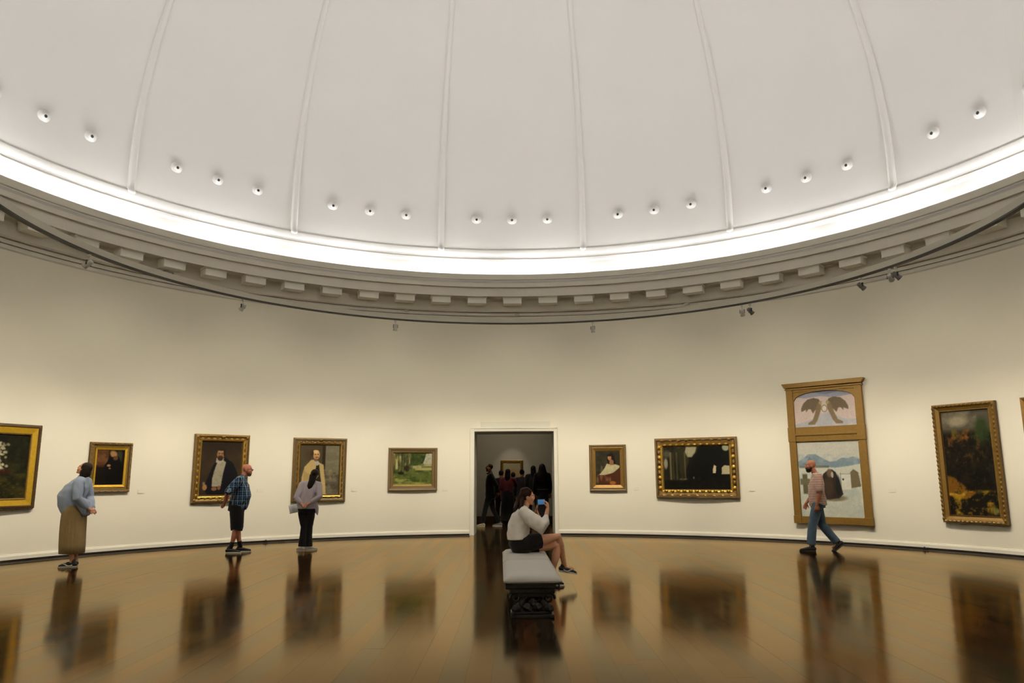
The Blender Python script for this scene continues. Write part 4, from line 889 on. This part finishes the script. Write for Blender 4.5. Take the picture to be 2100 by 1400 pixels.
def plaid():
    m = cloth('plaid_cloth', (22, 30, 44), .15); nt = m.node_tree; b = nt.nodes['Principled BSDF']; N = nt.nodes.new; Lk = nt.links.new
    tc = N('ShaderNodeTexCoord'); sp = N('ShaderNodeSeparateXYZ'); Lk(tc.outputs['Object'], sp.inputs[0])
    ang = N('ShaderNodeMath'); ang.operation = 'ARCTAN2'; Lk(sp.outputs[0], ang.inputs[0]); Lk(sp.outputs[1], ang.inputs[1])
    def lines(src, freq, wd, off=0):
        a = N('ShaderNodeMath'); a.operation = 'MULTIPLY_ADD'; a.inputs[1].default_value = freq; a.inputs[2].default_value = off+50; Lk(src, a.inputs[0])
        q = N('ShaderNodeMath'); q.operation = 'FRACT'; Lk(a.outputs[0], q.inputs[0]); l = N('ShaderNodeMath'); l.operation = 'LESS_THAN'; l.inputs[1].default_value = wd; Lk(q.outputs[0], l.inputs[0]); return l.outputs[0]
    def add(a, b_):
        q = N('ShaderNodeMath'); q.operation = 'MAXIMUM'; Lk(a, q.inputs[0]); Lk(b_, q.inputs[1]); return q.outputs[0]
    vert = add(lines(sp.outputs[1], 12.0, .13), lines(sp.outputs[0], 12.0, .13)); hor = lines(sp.outputs[2], 11.0, .12)
    blue = add(lines(sp.outputs[2], 12.0, .34, .45), lines(sp.outputs[1], 13, .3, .5))
    m1 = N('ShaderNodeMix'); m1.data_type = 'RGBA'; m1.inputs[6].default_value = (*s2l((18, 22, 32)), 1); m1.inputs[7].default_value = (*s2l((34, 66, 98)), 1); Lk(blue, m1.inputs[0])
    m2 = N('ShaderNodeMix'); m2.data_type = 'RGBA'; m2.inputs[7].default_value = (*s2l((176, 200, 214)), 1); Lk(m1.outputs[2], m2.inputs[6])
    vm = N('ShaderNodeMath'); vm.operation = 'MULTIPLY_ADD'; vm.inputs[1].default_value = .42; Lk(vert, vm.inputs[0]); hm = N('ShaderNodeMath'); hm.operation = 'MULTIPLY'; hm.inputs[1].default_value = .28; Lk(hor, hm.inputs[0]); Lk(hm.outputs[0], vm.inputs[2])
    Lk(vm.outputs[0], m2.inputs[0]); Lk(m2.outputs[2], b.inputs['Base Color']); return m
mb = MB(); mb.tube([V((0, -.0, .86)), V((0, .03, .98)), V((0, .06, 1.10)), V((0, .05, 1.27)), V((0, .04, 1.39)), V((0, .06, 1.45))], [(.215, .175), (.22, .19), (.215, .19), (.215, .155), (.19, .115), (.09, .08)], 24, side=(1, 0, 0), flat=True)
yoke(mb, J, 0.074)
for s_ in 'LR': sleeve(mb, J['sh'+s_], J['el'+s_], J['wr'+s_], [.082, .084, .080], .44)
obj('shirt', fuse(mb, 'shirt', .010, 3, folds(.006, 17, 6, 2)), plaid(), t)
mb = MB(); mb.tube([V((0, -.02, .80)), V((0, -.01, .99))], [(.19, .16), (.185, .155)], 20, side=(1, 0, 0), flat=True)
for s_ in 'LR': leg_cloth(mb, J['hip'+s_]+V((0, -.01, .0)), J['kn'+s_], J['an'+s_], [.135, .132, .122, .118, .118], .57)
mb2 = mb; obj('shorts', fuse(mb2, 'shorts', .010, 2, folds(.005, 8, 2, 3)), BLK, t)
r, fd, u, c, s = hd; HP = lambda x, y, z: c+r*x+fd*y+u*z
BRD = hair_mat('grey_beard', (120, 84, 66)); mb = MB(); mb.ell(HP(0, .058, -.085), (.046, .042, .038), 14, 10, (r, fd, u)); mb.tube([HP(-.05, .02, -.05), HP(-.035, .075, -.065), HP(0, .098, -.042), HP(.035, .075, -.065), HP(.05, .02, -.05)], [.014, .016, .010, .016, .014], 8); obj('beard', fuse(mb, 'beard', .006, 2), BRD, t)
GLS = mat('dark_glasses_frame', (.015, .015, .015), .4)
def glasses(t, HP, m=GLS):
    mb = MB()
    for q in (-1, 1):
        P = [HP(q*.032+.022*math.cos(a), .105, .012+.017*math.sin(a)) for a in np.linspace(0, 2*PI, 17)]; mb.tube(P, [.0025]*17, 6); mb.tube([HP(q*.054, .105, .016), HP(q*.078, .04, .014), HP(q*.080, -.01, .008)], [.0025]*3, 6)
    mb.tube([HP(-.011, .107, .016), HP(.011, .107, .016)], [.0025]*2, 6); obj('glasses', mb.mesh('glasses', True), m, t)
glasses(t, HP)
for s_ in 'LR':
    obj('sock', MB().tube([J['an'+s_]+V((0, 0, .0)), J['an'+s_].lerp(J['kn'+s_], .30)], [.038, .046], 14, flat=True).mesh('sock', True), BLK, t); shoe(t, J['an'+s_], J['to'+s_], SHB, SOLW, 1.05, ground=0)

# --- 3. woman with ponytail
t = person('woman with long dark ponytail in pale grey blouse and black trousers, seen from behind', (-4.23, 5.93, 0), facing(-.12, .99))
J, k = stand_pose(1.66, foot=.055)
for a, b in dict(pelvis=(-.02, 0, .88), waist=(0, 0, 1.0), chest=(.03, .02, 1.17), upper=(.05, .03, 1.30), neck=(.085, .05, 1.38), head=(.115, .085, 1.50),
                 shL=(-.12, .02, 1.31), shR=(.21, .02, 1.30), elL=(-.20, -.11, 1.04), elR=(.25, -.12, 1.06), wrL=(-.07, -.19, .90), wrR=(.04, -.20, .92), hipL=(-.10, 0, .86), hipR=(.07, 0, .86), knL=(-.05, .0, .47), knR=(.06, .03, .47), anL=(-.06, -.03, .085), anR=(.05, .03, .085), toL=(-.17, .10, .03), toR=(.21, .12, .03)).items(): J[a] = V(b)
m, hd = build_body(J, k, SK, .92, (.35, .9, .12), (.35, 0, .94), {'R': ((-.9, -.1, -.25), (0, -1, .1), -1, .7), 'L': ((.85, -.1, .1), (0, -1, 0), 1, .7)}, female=True, brow=H_DK)
obj('body', m, None, t)
BLG = cloth('pale_grey_blouse_cloth', (188, 178, 182), .06)
mb = MB(); mb.tube([V((-.01, 0, .82)), V((-.01, 0, .92)), V((.01, .01, 1.05)), V((.03, .02, 1.18)), V((.05, .03, 1.29)), V((.07, .04, 1.34))], [(.185, .135), (.185, .135), (.175, .13), (.18, .125), (.165, .095), (.08, .07)], 24, side=(1, 0, 0), flat=True)
yoke(mb, J, 0.062)
for s_ in 'LR': sleeve(mb, J['sh'+s_], J['el'+s_], J['wr'+s_], [.068, .066, .062, .055, .042], .84)
mb.tube([V((.12, .02, .95)), V((.17, .03, .82)), V((.205, .04, .70))], [(.07, .07), (.055, .06), (.015, .02)], 12, side=(1, 0, 0))
obj('blouse', fuse(mb, 'blouse', .009, 4, folds(.007, 17, 6, 4)), BLG, t)
mb = MB(); mb.tube([V((-.015, 0, .74)), V((-.015, 0, .95))], [(.165, .13), (.15, .12)], 20, side=(1, 0, 0), flat=True)
for s_ in 'LR': leg_cloth(mb, J['hip'+s_], J['kn'+s_], J['an'+s_]+V((0, 0, -.025)), [.102, .088, .064, .068, .082], .97)
obj('trousers', fuse(mb, 'trousers', .009, 2, folds(.005, 8, 2, 5)), BLK, t)
r, fd, u, c, s = hd; HP = lambda x, y, z: c+r*x+fd*y+u*z
mb = MB(); mb.ell(HP(0, -.03, .035), (.082, .094, .088), 16, 12, (r, fd, u)); mb.tube([HP(0, -.06, -.01), c+V((-.04, -.11, -.13)), c+V((-.08, -.145, -.24)), c+V((-.11, -.15, -.33))], [(.080, .06), (.070, .05), (.060, .04), (.02, .02)], 14, side=r); mb.tube([c+V((-.08, -.12, -.18)), c+V((-.20, -.14, -.33)), c+V((-.25, -.14, -.42))], [.018, .012, .007], 8)
obj('hair', fuse(mb, 'hair', .007, 2), H_DK, t)
for s_ in 'LR': shoe(t, J['an'+s_], J['to'+s_], WHT, SOLW, .97, ground=0)
PAP = mat('paper', (.80, .80, .80), .7)
v = []; f = []
for i in range(9):
    for j in range(7): v.append((-.08+.16*i/8, .015*math.sin(i*.7)+.01*math.cos(j), -.085+.17*j/6))
for i in range(8):
    for j in range(6): f.append((i*7+j, (i+1)*7+j, (i+1)*7+j+1, i*7+j+1))
o = obj('leaflet', me('leaflet', v, f, True), PAP, loc=(-4.45, 5.72, .83), rotz=.15); o.modifiers.new('t', 'SOLIDIFY').thickness = .001; o.rotation_euler = (.1, -.25, .3)
tag(o, 'white paper leaflet held behind her back by the woman with the ponytail', 'leaflet')

# --- 4. walking man
t = person('bald man with black beard in striped T-shirt and jeans walking past the tall frame', (5.92, 5.37, 0), facing(-.97, .20))
J, k = stand_pose(1.76)
for a, b in dict(pelvis=(0, .04, .93), waist=(0, .03, 1.07), chest=(0, .02, 1.26), upper=(0, .01, 1.39), neck=(0, .04, 1.475), head=(0, .11, 1.625), shL=(-.195, .01, 1.42), shR=(.195, .01, 1.42),
                 elL=(-.245, .02, 1.12), elR=(.24, .03, 1.13), wrL=(-.23, .09, .88), wrR=(.20, .21, .90), hipL=(-.09, .04, .91), hipR=(.09, .04, .91),
                 knL=(-.09, .17, .50), knR=(.09, -.03, .50), anL=(-.09, .23, .10), anR=(.09, -.29, .15), toL=(-.09, .40, .05), toR=(.09, -.15, .04)).items(): J[a] = V(b)
m, hd = build_body(J, k, SK3, 1.0, (0, 1, -.06), (0, 0, 1), {'L': ((-.05, .15, -1), (1, 0, 0), 1, .6), 'R': ((0, .35, -.9), (-1, 0, 0), -1, .8)})
obj('body', m, None, t)
def stripes():
    m = cloth('striped_cloth', (200, 178, 160), .05); nt = m.node_tree; b = nt.nodes['Principled BSDF']; N = nt.nodes.new; Lk = nt.links.new
    tc = N('ShaderNodeTexCoord'); sp = N('ShaderNodeSeparateXYZ'); Lk(tc.outputs['Object'], sp.inputs[0]); a = N('ShaderNodeMath'); a.operation = 'MULTIPLY'; a.inputs[1].default_value = 31; Lk(sp.outputs[2], a.inputs[0])
    q = N('ShaderNodeMath'); q.operation = 'FRACT'; Lk(a.outputs[0], q.inputs[0]); l = N('ShaderNodeMath'); l.operation = 'LESS_THAN'; l.inputs[1].default_value = .38; Lk(q.outputs[0], l.inputs[0])
    mx = N('ShaderNodeMix'); mx.data_type = 'RGBA'; mx.inputs[6].default_value = (*s2l((206, 180, 160)), 1); mx.inputs[7].default_value = (*s2l((132, 78, 70)), 1); Lk(l.outputs[0], mx.inputs[0]); Lk(mx.outputs[2], b.inputs['Base Color']); return m
mb = MB(); mb.tube([V((0, .02, .86)), V((0, .03, .98)), V((0, .04, 1.12)), V((0, .025, 1.27)), V((0, .015, 1.39)), V((0, .03, 1.45))], [(.185, .165), (.185, .16), (.185, .15), (.195, .14), (.18, .105), (.08, .07)], 24, side=(1, 0, 0), flat=True)
yoke(mb, J, 0.07)
for s_ in 'LR': sleeve(mb, J['sh'+s_], J['el'+s_], J['wr'+s_], [.074, .076, .076], .42)
obj('t_shirt', fuse(mb, 't_shirt', .010, 3, folds(.005, 17, 6, 6)), stripes(), t)
JEAN = cloth('denim', (78, 96, 112), .25)
mb = MB(); mb.tube([V((0, .03, .82)), V((0, .03, .99))], [(.165, .14), (.16, .13)], 20, side=(1, 0, 0), flat=True)
for s_ in 'LR': leg_cloth(mb, J['hip'+s_], J['kn'+s_], J['an'+s_], [.110, .098, .084, .082, .084], .97)
obj('jeans', fuse(mb, 'jeans', .009, 2, folds(.006, 9, 3, 7)), JEAN, t)
r, fd, u, c, s = hd; HP = lambda x, y, z: c+r*x+fd*y+u*z
mb = MB(); mb.ell(HP(0, .052, -.085), (.052, .050, .046), 14, 10, (r, fd, u)); mb.tube([HP(-.068, .0, -.02), HP(-.055, .03, -.06), HP(-.035, .078, -.07), HP(0, .100, -.040), HP(.035, .078, -.07), HP(.055, .03, -.06), HP(.068, .0, -.02)], [.010, .016, .018, .011, .018, .016, .010], 8); obj('beard', fuse(mb, 'beard', .006, 2), H_BL, t)
shoe(t, J['anL']+V((0, 0, 0)), J['toL'], SHB, SOLB, 1.08, ground=0); shoe(t, J['anR'], J['toR'], SHB, SOLB, 1.08)
# --- 5. seated woman with phone
t = person('seated woman in white blouse and black shorts with crossed legs, taking a photo', (0, .9, 0), math.radians(-88))
J = {a: V(b) for a, b in dict(pelvis=(0, .06, .535), waist=(0, .04, .68), chest=(0, .06, .86), upper=(0, .10, .96), neck=(0, .125, 1.03), head=(0, .165, 1.165),
     shR=(.155, .10, .975), shL=(-.155, .10, .975), elR=(.20, .36, .76), elL=(-.16, .34, .78), wrR=(.085, .43, 1.015), wrL=(-.03, .28, .975),
     hipR=(.09, .10, .555), hipL=(-.09, .10, .515), knR=(-.01, .575, .635), knL=(-.02, .565, .515), anR=(-.10, .665, .235), anL=(.03, .465, .085), toR=(-.12, .83, .205), toL=(.03, .61, .03)).items()}
m, hd = build_body(J, .96, SK, 1.06, (0, .99, -.08), (0, .05, 1), {'R': ((-.25, -.05, .85), (-.5, -.8, 0), 1, .75), 'L': ((.15, .15, .9), (.3, .9, 0), -1, .6)}, female=True, voxel=.0055, brow=H_BR)
obj('body', m, None, t)
WBL = cloth('white_blouse_cloth', (236, 230, 218), .03)
mb = MB(); mb.tube([V((0, .035, .61)), V((0, .03, .70)), V((0, .04, .80)), V((0, .06, .90)), V((0, .095, .97)), V((0, .115, 1.01))], [(.195, .155), (.19, .15), (.185, .145), (.18, .125), (.15, .09), (.075, .065)], 24, side=(1, 0, 0), flat=True)
mb.tube([J['shR'], J['shR'].lerp(J['elR'], .45)+V((0, 0, -.01)), J['elR']+V((0, -.01, .015)), J['elR'].lerp(J['wrR'], .35), J['elR'].lerp(J['wrR'], .56)], [.078, .098, .100, .074, .045], 16)
mb.tube([J['shL'], J['shL'].lerp(J['elL'], .5), J['elL'], J['elL'].lerp(J['wrL'], .35), J['elL'].lerp(J['wrL'], .56)], [.075, .085, .08, .06, .042], 16); yoke(mb, J, .066)
obj('blouse', fuse(mb, 'blouse', .008, 6, folds(.008, 19, 9, 9)), WBL, t)
mb = MB(); mb.tube([V((0, .04, .66)), V((0, .06, .58)), V((0, .07, .51))], [(.170, .13), (.190, .165), (.180, .15)], 20, side=(1, 0, 0))
mb.ell((.085, .10, .555), (.125, .125, .118)); mb.ell((-.085, .10, .53), (.12, .125, .105))
mb.tube([J['hipR']+V((0, -.02, 0)), J['hipR'].lerp(J['knR'], .3), J['hipR'].lerp(J['knR'], .50)], [.110, .112, .106], 16, flat=True); mb.tube([J['hipL']+V((0, -.02, 0)), J['hipL'].lerp(J['knL'], .3), J['hipL'].lerp(J['knL'], .48)], [.105, .105, .098], 16, flat=True)
def flo(co): co = folds(.004, 9, 3, 10)(co); co[:, 2] = np.maximum(co[:, 2], .437); return co
obj('shorts', fuse(mb, 'shorts', .008, 2, flo), BLK, t)
r, fd, u, c, s = hd; HP = lambda x, y, z: c+r*x+fd*y+u*z
mb = MB(); mb.ell(HP(0, -.028, .038), (.080, .094, .086), 16, 12, (r, fd, u)); mb.tube([HP(0, .03, .085), HP(0, -.02, .118), HP(0, -.08, .09)], [(.06, .02), (.07, .02), (.06, .03)], 12, side=r)
mb.tube([HP(0, -.085, .0), HP(0, -.125, -.07), HP(.02, -.16, -.17), HP(.05, -.15, -.24)], [(.06, .05), (.05, .04), (.055, .035), (.03, .02)], 14, side=r)
mb.tube([HP(.05, -.07, -.03), HP(.10, -.09, -.13), HP(.13, -.10, -.25), HP(.135, -.09, -.36), HP(.13, -.085, -.42)], [(.03, .03), (.028, .03), (.022, .024), (.014, .016), (.006, .006)], 10, side=r)
obj('hair', fuse(mb, 'hair', .006, 10), H_BR, t)
obj('collar', MB().tube([V((-.05, .13, 1.025)), V((-.03, .185, 1.01)), V((.03, .185, 1.01)), V((.06, .13, 1.025)), V((.05, .075, 1.04))], [.014]*5, 8).mesh('collar', True), BLK, t, label='black band at the neckline')
shoe(t, J['anR'], J['toR'], SHB, SOLW, .92, swoosh=WHT); shoe(t, J['anL'], J['toL'], SHB, SOLW, .92, ground=0, swoosh=WHT)
PHB = mat('phone_body', (.02, .02, .025), .3, spec=.6); PHS = mat('phone_screen', s2l((80, 145, 200)), .3, emis=s2l((60, 120, 190)), estr=.3)
ph = thing('phone', 'phone with bright blue screen held up by the seated woman', 'phone', (.345, .885, 1.10), math.radians(42))
bevel(obj('phone_case', MB().box(-.072, .072, -.004, .004, -.037, .037).mesh('phone_case'), PHB, ph), .003)
obj('screen', MB().box(-.066, .066, -.0048, -.0042, -.033, .033).mesh('screen'), PHS, ph, label='lit blue screen')

# --- people in the far gallery
def visitor(label, x, y, dx, dy, h, top, bottom, hair, hairm, skirt=False, fat=1.0, extra=None, wide=0, sk=SK3):
    t = person(label, (x, y, 0), facing(dx, dy), 'visitors in the far gallery')
    J, k = stand_pose(h, foot=.12 if not wide else .1)
    if wide: J['anL'] += V((0, wide, 0)); J['toL'] += V((0, wide, 0)); J['knL'] += V((0, wide*.5, 0)); J['anR'] -= V((0, wide, 0)); J['toR'] -= V((0, wide, 0)); J['knR'] -= V((0, wide*.4, 0))
    hands = None
    if extra == 'behind':
        J['elL'] = V((-.26, -.16, 1.14))*k; J['elR'] = V((.26, -.16, 1.14))*k; J['wrL'] = V((-.06, -.21, .93))*k; J['wrR'] = V((.06, -.21, .93))*k
        hands = {'R': ((-.9, -.1, -.2), (0, -1, 0), -1, .7), 'L': ((.9, -.1, -.2), (0, -1, 0), 1, .7)}
    if extra == 'raised':
        J['elR'] = V((.24, .14, 1.22))*k; J['wrR'] = V((.10, .30, 1.38))*k; hands = {'R': ((-.2, .3, .9), (0, 1, 0), 1, .6)}
    m, hd = build_body(J, k, sk, fat, (0, 1, 0), (0, 0, 1), hands, voxel=.010, female=skirt)
    obj('body', m, None, t)
    mb = MB(); P = [V((0, 0, .86)), V((0, 0, 1.0)), V((0, 0, 1.15)), V((0, 0, 1.3)), V((0, -.005, 1.41)), V((0, 0, 1.46))]
    mb.tube([p*k for p in P], [(.19*fat*k, .14*fat*k), (.18*fat*k, .135*fat*k), (.18*fat*k, .135*fat*k), (.19*fat*k, .13*fat*k), (.175*fat*k, .1*k), (.08*k, .07*k)], 20, side=(1, 0, 0))
    yoke(mb, J, .070*k)
    for s_ in 'LR': sleeve(mb, J['sh'+s_], J['el'+s_], J['wr'+s_], [.07*k*fat, .068*k, .062*k, .055*k, .045*k], .5 if extra == 'raised' else .9)
    obj('top', fuse(mb, 'top', .013, 1, folds(.006, 9, 3, h)), top, t)
    mb = MB()
    if skirt:
        mb.tube([V((0, 0, .12)), V((0, 0, .5)), V((0, 0, .85)), V((0, 0, 1.06))], [(.24*fat, .21), (.21*fat, .18), (.19*fat, .16), (.15*fat, .12)], 24, side=(1, 0, 0), flat=True); nm = 'dress'
    else:
        mb.tube([V((0, 0, .78))*k, V((0, 0, .97))*k], [(.165*k*fat, .13*k), (.16*k*fat, .125*k)], 18, side=(1, 0, 0), flat=True); nm = 'trousers'
        for s_ in 'LR': leg_cloth(mb, J['hip'+s_], J['kn'+s_], J['an'+s_], [.1*k, .09*k, .072*k, .066*k, .062*k], .97)
    obj(nm, fuse(mb, nm, .013, 2, folds(.008 if skirt else .004, 9, 2, h+1)), bottom, t)
    r, fd, u, c, s = hd; HP = lambda x_, y_, z_: c+r*(x_*k)+fd*(y_*k)+u*(z_*k); mb = MB()
    if hair == 'short': mb.ell(HP(0, -.025, .04), (.080, .092, .082), 14, 10, (r, fd, u))
    elif hair == 'long':
        mb.ell(HP(0, -.025, .04), (.084, .096, .088), 14, 10, (r, fd, u)); mb.tube([HP(0, -.06, .0), HP(0, -.09, -.12), HP(0, -.11, -.30)], [(.085, .05), (.09, .045), (.06, .03)], 12, side=r)
    elif hair == 'veil':
        mb.ell(HP(0, -.02, .035), (.092, .098, .098), 14, 10, (r, fd, u)); mb.tube([HP(0, -.04, .03), HP(0, -.05, -.10), HP(0, -.05, -.24), HP(0, -.04, -.40)], [(.10, .09), (.13, .11), (.21, .15), (.22, .16)], 18, side=r)
    elif hair == 'bun': mb.ell(HP(0, -.025, .04), (.082, .094, .086), 14, 10, (r, fd, u)); mb.ell(HP(0, -.10, .09), (.045, .045, .045))
    nm = 'head_scarf' if hair == 'veil' else 'hair'
    obj(nm, fuse(mb, nm, .010, 2), hairm, t)
    return t, J, k, HP
DKG = cloth('dark_green_black_cloth', (26, 27, 24)); MAR = cloth('maroon_cloth', (44, 22, 22)); PNK = cloth('dusky_pink_cloth', (104, 46, 54)); PUR = cloth('dark_purple_cloth', (46, 36, 48)); CHA = cloth('charcoal_cloth', (36, 34, 34)); GRC = cloth('grey_collar_cloth', (96, 94, 88))
t, J, k, HP = visitor('man in dark jacket and glasses standing left in the far gallery, hands behind back', -.76, 13.1, -.97, -.1, 1.82, DKG, BLK, 'short', H_BL, extra='behind', wide=.26)
glasses(t, HP, mat('glasses_metal', (.6, .6, .55), .2, .8)); obj('collar', MB().tube([HP(-.06, -.03, -.14), HP(0, -.075, -.12), HP(.06, -.03, -.14), HP(0, .06, -.15), HP(-.06, -.03, -.14)], [.022]*5, 8).mesh('collar', True), GRC, t)
CRM = mat('cream_shoe', (.62, .55, .36), .5)
for s_ in 'LR': shoe(t, J['an'+s_], J['to'+s_], CRM if s_ == 'L' else mat('grey_shoe', (.2, .2, .18), .5), SOLW, 1.05, ground=0)
def vs(t, J, k=1):
    for s_ in 'LR': shoe(t, J['an'+s_], J['to'+s_], SHB, SOLB, .98, ground=0)
for a in [('shorter visitor in maroon top behind the man with glasses', -.46, 14.35, .1, 1, 1.64, MAR, BLK, 'short', H_BL, False),
          ('woman in dusky pink top and wide black skirt with arm raised', -.24, 13.8, .15, 1, 1.67, PNK, BLK, 'long', H_BL, True, 1.0, 'raised'),
          ('visitor in dark clothes standing in front of the small gilt-framed picture', -.08, 14.82, .1, 1, 1.58, DKG, BLK, 'short', H_BL, False),
          ('woman in dark purple top with her hair in a bun', .20, 14.45, .2, 1, 1.66, PUR, BLK, 'bun', H_BL, True),
          ('tall visitor in dark clothes, second from right in the far gallery', .55, 14.1, -.1, 1, 1.78, CHA, BLK, 'long', H_BL, False),
          ('woman in black head scarf and charcoal coat, right side of the far gallery', .80, 13.3, -.15, 1, 1.82, BLK, CHA, 'veil', H_BL, True, .95)]:
    t, J, k, HP = visitor(*a); vs(t, J)
    if 'head scarf' in a[0]: obj('belt', MB().tube([V((0, 0, 1.05)), V((0, 0, 1.075))], [(.195, .16), (.195, .16)], 20, side=(1, 0, 0), flat=True).mesh('belt', True), GRC, t)
